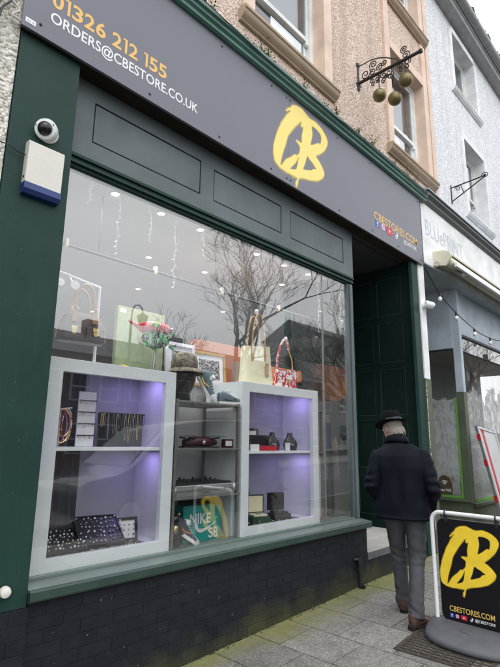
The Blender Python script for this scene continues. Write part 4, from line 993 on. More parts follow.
t = thing('display_form', 'tall navy bust form at the back of the right cabinet', 'bust', (3.58, .56, .85)); part('form', MB().loft([((0, 0, 0), (.13, 0, 0), (0, .05, 0)), ((0, 0, .25), (.12, 0, 0), (0, .05, 0)), ((0, 0, .34), (.09, 0, 0), (0, .04, 0)), ((0, 0, .38), (.03, 0, 0), (0, .03, 0)), ((0, 0, .44), (.028, 0, 0), (0, .028, 0))], 18, 2.6), 'sneak_navy', t, 'all'); part('knob', MB().ball((0, 0, .47), .04, 14), 'black', t, 'all')
t = thing('red_ornament', 'red patterned ornament hanging inside the right cabinet', 'ornament', (3.40, .50, 1.24)); part('body', MB().ball((0, 0, 0), .055, 14, (1, .8, 1.3)), 'red_pattern', t, 'all'); part('head', MB().ball((0, 0, .11), .045, 14), 'red_pattern', t, 'all'); part('cord', MB().tube([(0, 0, .15), (0, 0, .245)], .003, 5), 'black', t)
t = thing('chain_tray', 'thin strip of loose jewellery along the right cabinet floor', 'tray', (3.8, .28, .849)); part('pad', MB().box(-.36, .36, -.02, .14, 0, .006), 'black', t); jewels(t, [(rj.uniform(-.34, .34), rj.uniform(-.01, .12), .009) for i in range(90)], ('steel', 'brass', 'black', 'white_gloss'), .006)

# --- bags
def arc(x0, x1, z0, h, y, n=12, sq=1.):
    return [((x0+x1)/2-(x1-x0)/2*math.cos(math.pi*i/n), y, z0+h*math.sin(math.pi*i/n)**sq) for i in range(n+1)]
c = W(256, 377, .45); t = thing('tote_bag', 'cream leather tote bag with tan handles on the right cabinet', 'bag', (c.x, .45, 2.144), R(-14)); t.scale = (1.12, 1.1, 1.38)
part('body', MB().loft([((0, 0, 0), (.145, 0, 0), (0, .065, 0)), ((0, 0, .04), (.165, 0, 0), (0, .075, 0)), ((-.005, 0, .16), (.155, 0, .003), (0, .06, 0)), ((-.005, 0, .27), (.15, 0, .006), (0, .045, 0)), ((-.005, 0, .30), (.148, 0, .008), (0, .04, 0)), ((-.005, 0, .295), (.143, 0, .008), (0, .034, 0)), ((-.005, 0, .2), (.14, 0, 0), (0, .03, 0))], 28, 3.6), 'cream_leather', t, True)
for y in (-.05, .05): part('handle', MB().tube(arc(-.075, .065, .24, .30, y*(1 if y < 0 else .8), 14, .8), .0085, 7), 'tan_leather', t, True); [part('handle_tab', MB().box(x-.013, x+.013, y-.006, y+.006, .16, .25, .005), 'tan_leather', t) for x in (-.075, .065)]
part('luggage_tag', MB().box(.05, .085, -.082, -.077, .07, .17, .004), 'tan_leather', t); part('hook', MB().ball((0, 0, .57), .022, 12), 'white_gloss', t, 'all')
c = W(285, 380, .40); t = thing('shoulder_bag', 'small red and white patterned shoulder bag on the right cabinet', 'bag', (c.x, .40, 2.144), R(-14)); t.scale = (1.05, 1.05, 1.3)
part('body', MB().loft([((0, 0, 0), (.115, 0, 0), (0, .04, 0)), ((0, 0, .02), (.13, 0, 0), (0, .05, 0)), ((0, 0, .13), (.125, 0, 0), (0, .045, 0)), ((0, 0, .16), (.115, 0, 0), (0, .03, 0))], 24, 4), 'red_pattern', t, True)
part('flap', MB().box(-.12, .12, -.056, -.049, .06, .158, .004), 'red_pattern', t); part('clasp', MB().box(-.015, .015, -.064, -.0565, .05, .08, .003), 'brass', t)
part('strap', MB().tube([(-.10, 0, .14), (-.095, 0, .25), (-.06, 0, .36), (-.02, 0, .415), (.03, 0, .40), (.05, 0, .33)], .013, 8), 'red_pattern', t, True); part('strap_chain', MB().tube([(.05, 0, .33), (.09, 0, .25), (.10, 0, .14)], .006, 6), 'brass', t, True); part('hook', MB().ball((.02, .01, .43), .02, 12), 'white_gloss', t, 'all')
# brown handbag on white rack
c = W(77, 341, .40); t = thing('bag_rack', 'white metal rack standing on the left cabinet', 'rack', (1.62, .50, 2.137))
part('frame', MB().tube([(1.31, .5, 2.14), (1.31, .5, 2.86), (1.885, .5, 2.78), (1.885, .5, 2.137)], .012, 6), 'white', t, False, True); part('hook_arm', MB().tube([(1.63, .5, 2.80), (1.63, .42, 2.72)], .008, 6), 'white', t, False, True); part('hook_disc', MB().lathe([(.035, 0), (.035, .012)], (1.63, .40, 2.72), 16, 'y'), 'white_gloss', t, False, True)
part('logo_disc', MB().lathe([(.03, 0), (.03, .006), (.022, .006)], (1.55, .47, 2.74), 18, 'y'), 'steel', t, False, True); part('foot', MB().box(1.86, 1.91, .43, .57, 2.137, 2.15), 'white', t, False, True)
t = thing('handbag', 'brown handbag with tan handles and two gold clasps hanging at left', 'bag', (c.x+.02, .40, 2.29), R(-6))
part('body', MB().loft([((0, 0, 0), (.17, 0, 0), (0, .055, 0)), ((0, 0, .03), (.185, 0, 0), (0, .065, 0)), ((0, 0, .12), (.175, 0, 0), (0, .06, 0)), ((0, 0, .19), (.14, 0, 0), (0, .045, 0)), ((0, 0, .215), (.11, 0, 0), (0, .03, 0))], 28, 3), 'brown_leather', t, True)
for x in (-.08, .08):
    pk = part('pocket', MB().box(x-.068, x+.068, -.085, -.06, .02, .115, .012), 'brown_leather', t); part('clasp', MB().box(x-.022, x+.022, -.094, -.0855, .075, .105, .004), 'brass', pk); part('clasp_tongue', MB().lathe([(.018, 0), (.018, -.006)], (x, -.0865, .062), 14, 'y'), 'brass', pk)
    part('handle_tab', MB().box(x*.95-.02, x*.95+.02, -.07, -.062, .14, .22, .005), 'tan_leather', t); part('ring', MB().tube([(x*.95+.022*math.cos(a), -.066, .235+.022*math.sin(a)) for a in [2*math.pi*i/14 for i in range(14)]], .004, 6, True), 'brass', t, True)
part('handle', MB().tube(arc(-.076, .076, .245, .19, -.055, 14, .75), .009, 7), 'tan_leather', t, True); part('handle', MB().tube(arc(-.076, .076, .20, .22, .04, 14, .75), .009, 7), 'tan_leather', t, True); part('piping', MB().tube([(-.185, -.02, .02), (-.178, -.02, .12), (-.14, -.02, .195), (0, -.02, .222), (.14, -.02, .195), (.178, -.02, .12), (.185, -.02, .02)], .005, 6), 'tan_leather', t, True)
t = thing('toy_car', 'tiny yellow and black toy beside the handbag rack', 'toy', (2.06, .36, 2.137), R(20)); part('body', MB().box(-.03, .03, -.015, .015, .008, .03, .006), 'yellow', t); part('base', MB().box(-.032, .032, -.017, .017, 0, .0078), 'black', t)

# --- pictures, canvas, boxes on the plinth
a = W(115, 356, .85); b2 = W(163, 350, .85); zt = W(115, 304, .85).z
t = thing('canvas', 'pale green box canvas leaning behind the left cabinet', 'canvas', ((a.x+b2.x)/2, .85, 2.131), 0); part('face', MB().box(-(b2.x-a.x)/2, (b2.x-a.x)/2, 0, .05, 0, zt-2.131, .004), 'sage', t); part('price_sticker', MB().box(-(b2.x-a.x)/2+.02, -(b2.x-a.x)/2+.08, -.002, -.0005, zt-2.131-.06, zt-2.131-.025), 'white', t)
c = W(154, 335, .62); t = thing('red_green_ornament', 'red and green ornament in front of the pale green canvas', 'ornament', (c.x, .62, 2.137), R(-20))
t.scale = (1.5, 1.5, 1.4); zb = (c.z-2.137)/1.4
part('shell', remesh_mb := MB().ball((0, 0, zb+.04), .09, 18, (1.15, .8, .5)).loft([((-.10, 0, zb+.05), (0, .03, 0), (0, 0, .02)), ((-.16, 0, zb+.075), (0, .004, 0), (0, 0, .004))], 8), 'toy_red', t, True); part('badge', MB().ball((-.01, -.07, zb+.05), .028, 12, (1, .3, .6)), 'tape_green', t, 'all')
mb = MB(); rr_ = random.Random(2)
for k in range(22): x = rr_.uniform(-.09, .11); z_ = rr_.uniform(zb-.10, zb+.01); mb.loft([((x, -.04, z_), (.013, 0, 0), (0, .012, 0)), ((x+rr_.uniform(-.02, .02), -.058, z_+rr_.uniform(-.02, .02)), (.007, 0, 0), (0, .007, 0)), ((x+rr_.uniform(-.03, .03), -.07, z_+rr_.uniform(-.03, .03)), (.001, 0, 0), (0, .001, 0))], 6)
part('body', MB().ball((.01, 0, zb-.03), .08, 16, (1.1, .7, .7)), 'toy_green', t, 'all'); o = part('spikes', mb, 'toy_green', t); o['kind'] = 'stuff'
part('stand', MB().tube([(.01, 0, .008), (.01, 0, zb-.06)], .008, 8), 'steel', t); part('stand_base', MB().lathe([(.05, 0), (.05, .008)], n=20), 'steel', t)
a = W(168, 372, .80); frame_thing('picture_frame', 'pale grey framed print behind the camouflage cap', (W(181, 360, .78).x, .78, 2.131), .36, .40, 'cabinet_in', 'picture_colour', .035, .045, 0, R(-4))
frame_thing('picture_frame', 'gold framed black and white print leaning by the orange box', (W(211, 360, .76).x, .765, 2.131), .42, .36, 'wood_gold', 'picture', .028, .05, R(-4), R(-6))
x0 = W(196, 340, 1.0).x; x1 = W(262, 340, 1.0).x; single('carton', MB().box(x0, x1, .98, 1.11, 2.131, 2.66, .004), 'orange_brown', 'large rust coloured box at the back behind the gold frame', 'box')
x0 = W(236, 360, .72).x; x1 = W(300, 360, .72).x; t = thing('gift_box', 'bright orange box behind the cream tote bag', 'box', ((x0+x1)/2, .74, 2.131))
part('box', MB().box(x0+.14, x1, .70, .79, 2.131, 2.44, .004), 'orange', t, False, True); part('side_flap', MB().box(x0, x0+.139, .71, .785, 2.131, 2.43, .004), 'taupe', t, False, True); part('label_sticker', MB().box(x0+.15, x0+.22, .6975, .6995, 2.37, 2.42), 'white', t, False, True)
# black figurine group
t = thing('model_truck', 'small dark toy model at the right end of the right cabinet top', 'toy', (4.30, .36, 2.144), R(-20)); part('body', MB().box(-.07, .07, -.025, .025, .02, .06, .01), 'black', t); part('cab', MB().box(-.05, .01, -.023, .023, .0605, .10, .01), 'black_gloss', t)
for x in (-.045, .045): part('wheel', MB().lathe([(.02, -.03), (.02, .03)], (x, 0, .02), 12, 'y'), 'tyre', t)

# --- head with camouflage cap, sneakers, cases
c = W(183, 400, .40); t = thing('mannequin_head', 'black mannequin head on the shelf unit wearing a cap', 'mannequin', (c.x, .40, 1.922), R(-20)); t.scale = (1.3, 1.3, 1.3)
part('head', MB().loft([((0, .02, 0), (.06, 0, 0), (0, .06, 0)), ((0, .02, .06), (.05, 0, 0), (0, .055, 0)), ((0, .0, .09), (.06, 0, 0), (0, .075, 0)), ((0, -.005, .15), (.075, 0, 0), (0, .095, 0)), ((0, 0, .21), (.078, 0, 0), (0, .1, 0)), ((0, 0, .26), (.06, 0, 0), (0, .08, 0)), ((0, 0, .285), (.02, 0, 0), (0, .02, 0))], 20), 'black', t, 'all'); part('nose', MB().loft([((0, -.09, .17), (.01, 0, 0), (0, .01, 0)), ((0, -.108, .145), (.015, 0, 0), (0, .012, 0)), ((0, -.088, .135), (.012, 0, 0), (0, .01, 0))], 8), 'black', t, 'all')
t2 = thing('camo_cap', 'camouflage bucket cap on the black mannequin head', 'cap', (c.x, .40, 2.235), R(-20)); t2.scale = (1.12, 1.12, 1.15); part('crown', MB().lathe([(.105, -.02), (.104, .03), (.092, .075), (.06, .098), (.01, .102)], n=24, sy=1.1), 'camo', t2, 'all'); part('brim', MB().lathe([(.100, -.018), (.15, -.055), (.152, -.06), (.10, -.024)], n=24, sy=1.12), 'camo', t2, 'all')
def sneaker(label, loc, rot, upper, sole='white', toe='white', swoosh='black', group=None):
    t = thing('sneaker', label, 'shoe', loc, 0, group); t.rotation_euler = rot
    xs = [(-.005, .034, .050, .075), (.03, .040, .055, .092), (.075, .038, .050, .085), (.12, .038, .040, .065), (.17, .042, .034, .045), (.22, .045, .030, .034), (.265, .036, .026, .026), (.288, .012, .022, .012)]
    part('upper', MB().loft([((x, 0, zc), (0, w_, 0), (0, 0, hh*.75)) for x, w_, zc, hh in xs], 18, 2.4), upper, t, True)
    ol = [(-.015, 0), (-.005, .035), (.05, .042), (.12, .038), (.2, .048), (.26, .042), (.295, .012), (.297, 0)]; ol = ol+[(x, -y) for x, y in ol[::-1][1:-1]]
    part('sole', MB().prism(ol, 'z', 0, .026), sole, t); part('toe_cap', MB().loft([((.225, 0, .034), (0, .047, 0), (0, 0, .03)), ((.268, 0, .03), (0, .038, 0), (0, 0, .024)), ((.294, 0, .026), (0, .012, 0), (0, 0, .012))], 14), toe, t, True)
    part('tongue', MB().box(.07, .105, -.025, .025, .08, .135, .008), sole, t); lc = MB()
    for k in range(5): lc.tube([(.10+.022*k, -.03, .098-.011*k), (.105+.022*k, 0, .108-.011*k), (.10+.022*k, .03, .098-.011*k)], .0035, 5)
    part('laces', lc, sole, t)
    for s_ in (-1, 1): part('side_stripe', MB().tube([(.04, s_*.043, .045), (.09, s_*.043, .036), (.15, s_*.042, .055)], .0055, 5), swoosh, t, True)
    return t
c = W(206, 402, .36); sneaker('grey blue trainer standing nose down on the shelf unit', (c.x-.03, .45, 2.165), (0, R(58), R(-62)), 'sneak_blue', 'white', 'white', 'yellow')
c = W(226, 404, .36); sneaker('grey blue trainer lying beside its upright pair', (c.x-.12, .33, 1.922), (0, 0, R(-18)), 'sneak_blue', 'white', 'sneak_blue', 'black')
c = W(200, 448, .35); t = thing('toy_drone', 'dark maroon model on the second shelf of the metal unit', 'model', (c.x, .36, 1.542), R(-12)); part('body', MB().loft([((-.15, 0, .04), (0, .04, 0), (0, 0, .03)), ((-.05, 0, .05), (0, .06, 0), (0, 0, .045)), ((.08, 0, .05), (0, .055, 0), (0, 0, .04)), ((.16, 0, .045), (0, .03, 0), (0, 0, .02))], 14, 3), 'maroon', t, True)
for sx_ in (-.1, .1):
    for sy_ in (-.09, .09): part('arm', MB().tube([(sx_*.5, sy_*.4, .07), (sx_*1.5, sy_, .085)], .007, 6), 'black', t); part('rotor', MB().lathe([(.05, 0), (.05, .004)], (sx_*1.5, sy_, .095), 14, 'z'), 'black', t)
part('base', MB().box(-.17, .17, -.05, .05, 0, .012), 'black', t); part('camera', MB().ball((0, -.075, .045), .02, 12), 'steel', t, 'all')
c = W(228, 446, .30); t = thing('price_card', 'white price card in a dark stand on the second shelf', 'card', (c.x, .30, 1.542)); part('stand', MB().box(-.055, .055, -.01, .03, 0, .075, .003), 'maroon', t); part('card', MB().box(-.04, .04, -.0125, -.0105, .015, .06), 'white', t)
t = thing('flight_case', 'silver aluminium flight case with mixer knobs on the third shelf', 'case', (2.84, .42, 1.162)); part('case', MB().box(-.33, .33, -.19, .2, 0, .085, .006), 'aluminium', t); part('groove', MB().box(-.328, .328, -.1915, -.19, .035, .05), 'grey_metal', t); part('mixer_face', MB().box(-.31, .31, -.17, .18, .0855, .10, .004), 'black', t)
for x in (-.325, .325): part('corner', MB().ball((x, -.185, .045), .035, 12, (.6, .6, 1.2)), 'steel', t, 'all')
kb = MB().lathe([(.012, 0), (.010, .022)], n=10).mesh('knob', 'black')
for i in range(12): link('knob', kb, t, (-.27+.05*i, -.10+.12*(i % 3), .1005))
part('latch', MB().box(-.04, .04, -.2, -.1916, .02, .07, .004), 'steel', t)
# shoe box with lettering, trainer, bear figure
t = thing('shoe_box', 'teal shoe box with white lettering and swoosh on the lowest shelf', 'box', (2.95, .44, .763), R(-8)); part('box', MB().box(-.19, .19, -.06, .08, 0, .235, .003), 'teal', t); part('lid', MB().box(-.194, .194, -.064, .084, .2355, .30, .003), 'teal', t)
def onbox(n, me, x, z): link(n, me, t, (x, -.0662, z), (R(90), 0, 0))
onbox('lettering', text_mesh('NIKE', 'white', .21, .085, .02), -.13, .15); onbox('lettering', text_mesh('S', 'white', .047, .085, .02), .06, .03); onbox('lettering', text_mesh('B', 'white', .047, .085, .02), .113, .03)
onbox('swoosh_mark', curve_fill([[(p[0], p[1]) for p in catmull([(-.10, .11), (-.07, .07), (-.03, .06), (.03, .085), (.13, .15), (.03, .10), (-.03, .09), (-.06, .095), (-.08, .14)], 3)]], 'white', .0005), .02, .02)
c = W(191, 546, .27); sneaker('white and navy trainer with orange toe leaning on the teal shoe box', (2.545, .285, .915), (0, R(33), R(-4)), 'sneak_navy', 'white', 'white', 'orange')
t = thing('bear_figure', 'black and gold bear figure at the left of the lowest shelf', 'figurine', (2.535, .245, .763), R(-15))
bb = MB().ball((0, 0, .15), .045, 14, (1, .8, 1.3)); bb.ball((0, 0, .235), .04, 14)
for s_ in (-1, 1): bb.ball((s_*.03, 0, .272), .016, 10); bb.tube([(s_*.022, 0, .12), (s_*.028, 0, .012)], .022, 10); bb.tube([(s_*.04, 0, .19), (s_*.065, -.01, .12)], .014, 8)
me = remesh(bb, .006, 1); me.materials.append(MATS['black_gloss']); link('body', me, t)
for s_ in (-1, 1): part('gold_foot', MB().ball((s_*.028, -.012, .016), .026, 12, (1, 1.3, .7)), 'brass', t, 'all'); part('gold_ear', MB().ball((s_*.031, -.012, .275), .01, 8), 'brass', t, 'all')
part('gold_chest', MB().ball((0, -.034, .165), .022, 12, (1, .4, 1.4)), 'brass', t, 'all')
t = thing('round_logo_box', 'dark box with yellow ring behind the teal shoe box', 'box', (3.03, .62, .763)); part('box', MB().box(-.14, .14, -.04, .04, 0, .32, .004), 'black', t); part('ring', MB().tube([(.1*math.cos(a), -.043, .17+.1*math.sin(a)) for a in [2*math.pi*i/28 for i in range(28)]], .008, 6, True), 'yellow', t, True)

# --- right end: bottles and a white bust on a glass-fronted stand
t = thing('bottle_stand', 'grey stand with shelves of bottles at the right end of the window', 'stand', (4.66, .6, .762)); zA = W(325, 412, .55).z; zB = W(325, 452, .55).z
for x in (4.48, 4.86): part('post', MB().box(x-.012, x+.012, .48, .504, .763, zA), 'grey_metal', t, False, True)
for z in (zA, zB): part('shelf', MB().box(4.46, 4.88, .45, .75, z-.012, z, .002), 'grey_metal', t, False, True)
part('cupboard', MB().box(4.47, 4.87, .505, .74, .763, zB-.02, .004), 'inner_wall', t, False, True)
t = thing('white_bust', 'small white figurine on top of the bottle stand', 'figurine', (4.55, .52, zA+.0005)); bb = MB().loft([((0, 0, 0), (.045, 0, 0), (0, .035, 0)), ((0, 0, .03), (.03, 0, 0), (0, .025, 0)), ((0, 0, .08), (.05, 0, 0), (0, .03, 0)), ((0, 0, .11), (.018, 0, 0), (0, .018, 0))], 14); bb.ball((0, 0, .15), .036, 14, (.9, 1, 1.2)); bb.ball((.01, -.01, .18), .03, 10); me = remesh(bb, .006, 1); me.materials.append(MATS['white']); link('figure', me, t)
for k, (x, h_, m, lab) in enumerate(((4.52, .17, 'black_gloss', 'black bottle nearest the cabinet on the bottle stand'), (4.585, .20, 'brass', 'gold bottle on the bottle stand'), (4.65, .16, 'deep_green', 'dark green bottle on the bottle stand'), (4.715, .19, 'white', 'white bottle on the bottle stand'), (4.78, .21, 'yellow', 'yellow bottle on the bottle stand'))):
    t = thing('bottle', lab, 'bottle', (x, .54, zB+.0005)); part('body', MB().lathe([(.024, 0), (.026, .01), (.026, h_*.62), (.011, h_*.78), (.011, h_)], n=14), m, t, True); part('cap', MB().lathe([(.013, h_+.0005), (.013, h_+.02)], n=12), 'black', t); part('label', MB().lathe([(.0265, h_*.15), (.0265, h_*.5)], n=14), 'offwhite_plastic', t)
t = thing('red_packet', 'small red packet at the foot of the bottles', 'packet', (4.52, .475, zB+.0005)); part('packet', MB().box(-.05, .05, -.015, .015, 0, .05, .004), 'red', t); part('fold', MB().box(-.05, .05, -.017, -.0155, .035, .05), 'red', t)

# ================================================================== PAVEMENT THINGS
# iron grating
GX, GY = 3.99, -1.27; t = thing('drain_grate', 'rusty iron drain grating in the pavement by the pavement sign', 'grate', (GX, GY, gz(GX)+.001)); t.rotation_euler = (0, -math.atan(SLOPE), R(3))
M('rust_iron', (.062, .052, .042), .85, .3, var=.5, vs=30, bump=.8, bs=120); M('dirt', (.05, .045, .035), .95, var=.4, vs=40, bump=.8)
w_, l_ = .30, .33
for a in ((-w_, -w_+.03, -l_, l_), (w_-.03, w_, -l_, l_), (-w_+.03, w_-.03, -l_, -l_+.03), (-w_+.03, w_-.03, l_-.03, l_)): part('frame_bar', MB().box(*a, -.02, .008, .003), 'rust_iron', t)
part('silt', MB().box(-w_+.03, w_-.03, -l_+.03, l_-.03, -.02, -.004), 'dirt', t)
for i in range(11): x = -w_+.06+i*.048; part('bar', MB().box(x-.01, x+.01, -l_+.03, l_-.03, -.0039, .006, .002), 'rust_iron', t)
for j in range(7): y = -l_+.09+j*.08; part('cross_bar', MB().box(-w_+.03, w_-.03, y-.009, y+.009, -.0038, .0045, .002), 'rust_iron', t)

# swinging pavement sign, panel facing back down the street
ax, ay0, ay1 = 4.235, -1.055, -1.70; yc = (ay0+ay1)/2
t = thing('pavement_sign', 'black swing pavement sign with yellow CB logo, white tube frame, grey rubber base', 'sign', (ax, yc, gz(ax)+.004), R(-2)); hw = abs(ay1-ay0)/2
zt_ = .905; rr = .075; tb = [(0, hw, .05), (0, hw, zt_-rr)]+[(0, hw-rr+rr*math.cos(a), zt_-rr+rr*math.sin(a)) for a in [R(15*i) for i in range(1, 6)]]+[(0, hw-rr, zt_), (0, -hw+rr, zt_)]+[(0, -hw+rr-rr*math.sin(a), zt_-rr+rr*math.cos(a)) for a in [R(15*i) for i in range(1, 6)]]+[(0, -hw, zt_-rr), (0, -hw, .05)]
part('tube_frame', MB().tube(tb, .0165, 12), 'tube_white', t, True)
def yzr(y0, y1, z0, z1, r, n=5): return rrect(y0, y1, z0, z1, r, n)
part('panel', MB().prism(yzr(-hw+.045, hw-.045, .085, zt_-.045, .06), 'x', -.006, .006), 'board_black', t)
part('panel_rim', MB().prism(yzr(-hw+.040, hw-.040, .080, zt_-.040, .063), 'x', -.0045, .0045), 'grey_metal', t)
for y in (-.2, .2):
    part('hanger_clip', MB().box(-.012, .012, y-.012, y+.012, zt_-.075, zt_-.012, .004), 'black', t); part('clip_loop', MB().tube([(.021*math.cos(a), y, zt_+.021*math.sin(a)) for a in [2*math.pi*i/14 for i in range(14)]], .006, 6, True), 'black', t, True)
rb_ = MB(); prof = [(.985, 0), (1.0, .012), (.985, .030), (.92, .048), (.76, .068), (.48, .086), (.2, .094), (.03, .095)]
rings = [((0, 0, h), (.355*k*(.98 if h < .03 else 1), 0, 0), (0, (.38)*(.90+.10*k), 0)) for k, h in prof]
part('rubber_base', rb_.loft(rings, 44, 2.5), 'rubber', t, 'all')
part('base_emboss', MB().lathe([(.05, .0), (.048, .004), (.02, .0045)], (-.15, .03, .087), 20, 'z', .5, 1.1), 'rubber', t, 'all')
part('ballast_plug', MB().lathe([(.014, 0), (.012, .006)], (-.26, -.02, .058), 12, 'z'), 'black', t)
MR = (R(90), 0, R(-90))
def onboard(n, me, y, z, dy=.001, label=None):
    o = link(n, me, t, (-.0072-dy*.35, y, z), MR)
    if label: o['label'] = label
    return o
onboard('brush_logo', logo_mesh(.50, .54, 'yellow'), .028, .535, label='bright yellow brush-painted CB logo')
onboard('logo_spray_edge', logo_spray(.50, .54, 'spray_yellow', .013), .028, .535, .0)
M('gold_print', (.75, .52, .12), .45, var=.05, bump=0)
onboard('lettering', text_mesh('CBESTORES.COM', 'gold_print', .345, .040, .012), .213, .165, label='golden web address lettering')
onboard('lettering', text_mesh('@CBESTORE', 'white', .15, .026, .01), .018, .122, label='white account name lettering')
icons(lambda n, me, x, z, dy: onboard(n, me, .213-(x-5.335), z-4.316+.120, dy), 5.335, 4.316, .029)

# silver framed board with a red stripe, leaning against the next shop
t = thing('leaning_board', 'silver framed white board with red stripe leaning by the whitewashed shop window', 'board', (8.2, -.45, gz(8.2)))
a1 = W(477, 426, -.05); a0 = W(500, 508, -.36); a0 = a0+(a0-a1)*((a0.z-gz(8.2))/(a1.z-a0.z))
ax_ = (a1-a0); ln = ax_.length; axn = ax_.normalized(); side_ = Vector((.42, -.05, 0)); side_.normalize(); sd_ = (side_-axn*side_.dot(axn)).normalized(); nrm = axn.cross(sd_)
def lad(name, s0, s1, w0, w1, n0, n1, mat):
    m = MB().box(0, 1, 0, 1, 0, 1)
    m.v = [a0+axn*(s0+(s1-s0)*v.x)+sd_*(w0+(w1-w0)*v.y)+nrm*(n0+(n1-n0)*v.z) for v in m.v]; return part(name, m, mat, t, False, True)
lad('frame_stile', 0, ln, -.02, .02, -.015, .03, 'aluminium'); lad('frame_stile', 0, ln, .54, .58, -.015, .03, 'aluminium')
lad('frame_rail', ln-.04, ln, .021, .539, -.014, .03, 'aluminium'); lad('frame_rail', .0, .04, .021, .539, -.014, .03, 'aluminium')
lad('face', .041, ln-.041, .021, .539, .0, .02, 'board_face'); lad('red_stripe', ln*.2, ln-.09, .10, .135, -.005, -.0005, 'red'); lad('red_stripe', ln*.2, ln-.09, .15, .162, -.005, -.0005, 'red'); lad('red_cap', ln-.085, ln-.045, .09, .17, -.006, -.0006, 'red')
for s_ in (ln*.30, ln*.62, ln*.86): lad('edge_clip', s_, s_+.10, -.03, -.021, -.02, .035, 'red')
for s_ in (.05, .20, .35, .50): lad('top_clip', ln+.0005, ln+.018, s_, s_+.03, -.01, .02, 'black')

# ================================================================== THE MAN
def build_man():
    th = R(20); base = Vector((4.33, -.765, 0)); base.z = gz(base.x)
    t = thing('person', 'man in black hat, navy jacket, grey trousers and brown shoes walking away', 'person', base, th-R(90))
    V = Vector
    def limb(mb, pts, rad, n=16, flat=1.):
        """tapered limb along joints; rad = (side, fore-aft) radii"""
        pts = [V(p) for p in pts]; rings = []
        for i, p in enumerate(pts):
            d = (pts[min(i+1, len(pts)-1)]-pts[max(i-1, 0)]).normalized(); x = V((1, 0, 0)); x = (x-d*x.dot(d)).normalized(); y = d.cross(x)
            a = rad[i]; a = a if isinstance(a, tuple) else (a, a); rings.append((p, x*a[0], y*a[1]))
        mb.loft(rings, n)
    # feet: left leads, right trails (local +y is the way he walks, +x his right)
    Lf, Rf = V((-.062, .19, 0)), V((.082, -.17, 0))
    gl = lambda p: SLOPE*(p.x*math.cos(th-R(90))-p.y*math.sin(th-R(90)))
    hipL, hipR = V((-.09, .0, .90)), V((.09, .0, .90))
    kneeL = V((-.083, .15, .50)); kneeR = V((.092, -.0, .49))
    ankL = V((Lf.x, Lf.y-.03, .10)); ankR = V((Rf.x, Rf.y-.05, .105))
    # body under the clothes, one skin from head to legs
    b = MB()
    limb(b, [(0, 0, .86), (0, .0, 1.0), (0, -.005, 1.15), (0, .0, 1.30), (-.012, .01, 1.40), (-.025, .025, 1.455)], [(.15, .095), (.145, .09), (.14, .09), (.15, .095), (.12, .075), (.055, .055)])
    limb(b, [(-.025, .025, 1.44), (-.045, .035, 1.50), (-.065, .05, 1.545)], [(.054, .056), (.052, .054), (.056, .058)])
    H = V((-.075, .07, 1.598)); hq = Matrix.Translation(H) @ Matrix.Rotation(R(48), 4, 'Z') @ Matrix.Rotation(R(-12), 4, 'X')
    hd = MB()
    hd.loft([((0, .035, -.115), (.03, 0, 0), (0, .03, 0)), ((0, .03, -.10), (.048, 0, 0), (0, .055, 0)), ((0, .012, -.06), (.063, 0, 0), (0, .083, 0)), ((0, .0, -.01), (.073, 0, 0), (0, .095, 0)), ((0, -.006, .04), (.076, 0, 0), (0, .098, 0)), ((0, -.008, .08), (.066, 0, 0), (0, .086, 0)), ((0, -.008, .105), (.04, 0, 0), (0, .055, 0)), ((0, -.008, .114), (.01, 0, 0), (0, .012, 0))], 20)
    hd.loft([((0, .088, .005), (.009, 0, 0), (0, .01, 0)), ((0, .108, -.028), (.014, 0, 0), (0, .014, 0)), ((0, .09, -.04), (.012, 0, 0), (0, .01, 0))], 10)       # nose
    hd.ball((0, .088, -.068), .02, 10, (1.2, .6, .45)); hd.ball((0, .075, -.098), .02, 10)                                                                     # lips, chin
    for s_ in (-1, 1): hd.ball((s_*.076, -.008, -.012), .022, 12, (.45, .75, 1.35)); hd.ball((s_*.032, .083, .022), .016, 8, (1.3, .5, .5))                        # ears, brows
    hd.xf(hq); b.add(hd.v, hd.f)
    for hip, kn, an in ((hipL, kneeL, ankL), (hipR, kneeR, ankR)): limb(b, [hip, hip.lerp(kn, .5), kn, kn.lerp(an, .35), an], [.085, .07, .052, .05, .036])
    shL, shR = V((-.185, .0, 1.365)), V((.178, .0, 1.362)); elL, elR = V((-.268, -.055, 1.10)), V((.262, -.06, 1.085)); wrL, wrR = V((-.21, .075, .935)), V((.215, .07, .92))
    for sh, el, wr in ((shL, elL, wrL), (shR, elR, wrR)):
        limb(b, [sh, el, wr], [.048, .042, .032]); limb(b, [wr, wr+V((0, .04, -.05)), wr+V((-.01*math.copysign(1, wr.x), .08, -.09))], [(.03, .02), (.042, .02), (.03, .015)])
    me = remesh(b, .009, 2); me.materials.append(MATS['skin']); bo = link('body', me, t)
    for s_ in (-1, 1):
        e = MB().ball((s_*.032, .084, .004), .0125, 12).xf(hq); part('eye', e, 'white', bo, 'all'); part('pupil', MB().ball((s_*.032, .0945, .004), .005, 8).xf(hq), 'black', bo, 'all')
    # hair: collar length at the back and sides, showing below the hat
    hr = MB(); hr.loft([((0, -.045, -.06), (.055, 0, 0), (0, .045, 0)), ((0, -.035, -.04), (.070, 0, 0), (0, .066, 0)), ((0, -.026, .0), (.079, 0, 0), (0, .080, 0)), ((0, -.012, .06), (.080, 0, 0), (0, .094, 0)), ((0, -.01, .095), (.05, 0, 0), (0, .06, 0))], 26)
    rh = random.Random(8)
    for k in range(46):
        a = R(rh.uniform(180, 360)); x, y = .078*math.cos(a), -.025+.082*math.sin(a)
        hr.tube([(x, y, .0), (x*1.08, y*1.1-.004, -.045), (x*1.1, y*1.12-.006-.008*rh.random(), -.066-.03*rh.random())], [.010, .008, .002], 5)
    hr.xf(hq); me = remesh(hr, .005, 1, lambda co: .003*mnoise.noise(co*70)); me.materials.append(MATS['hair']); ho = link('hair', me, t)
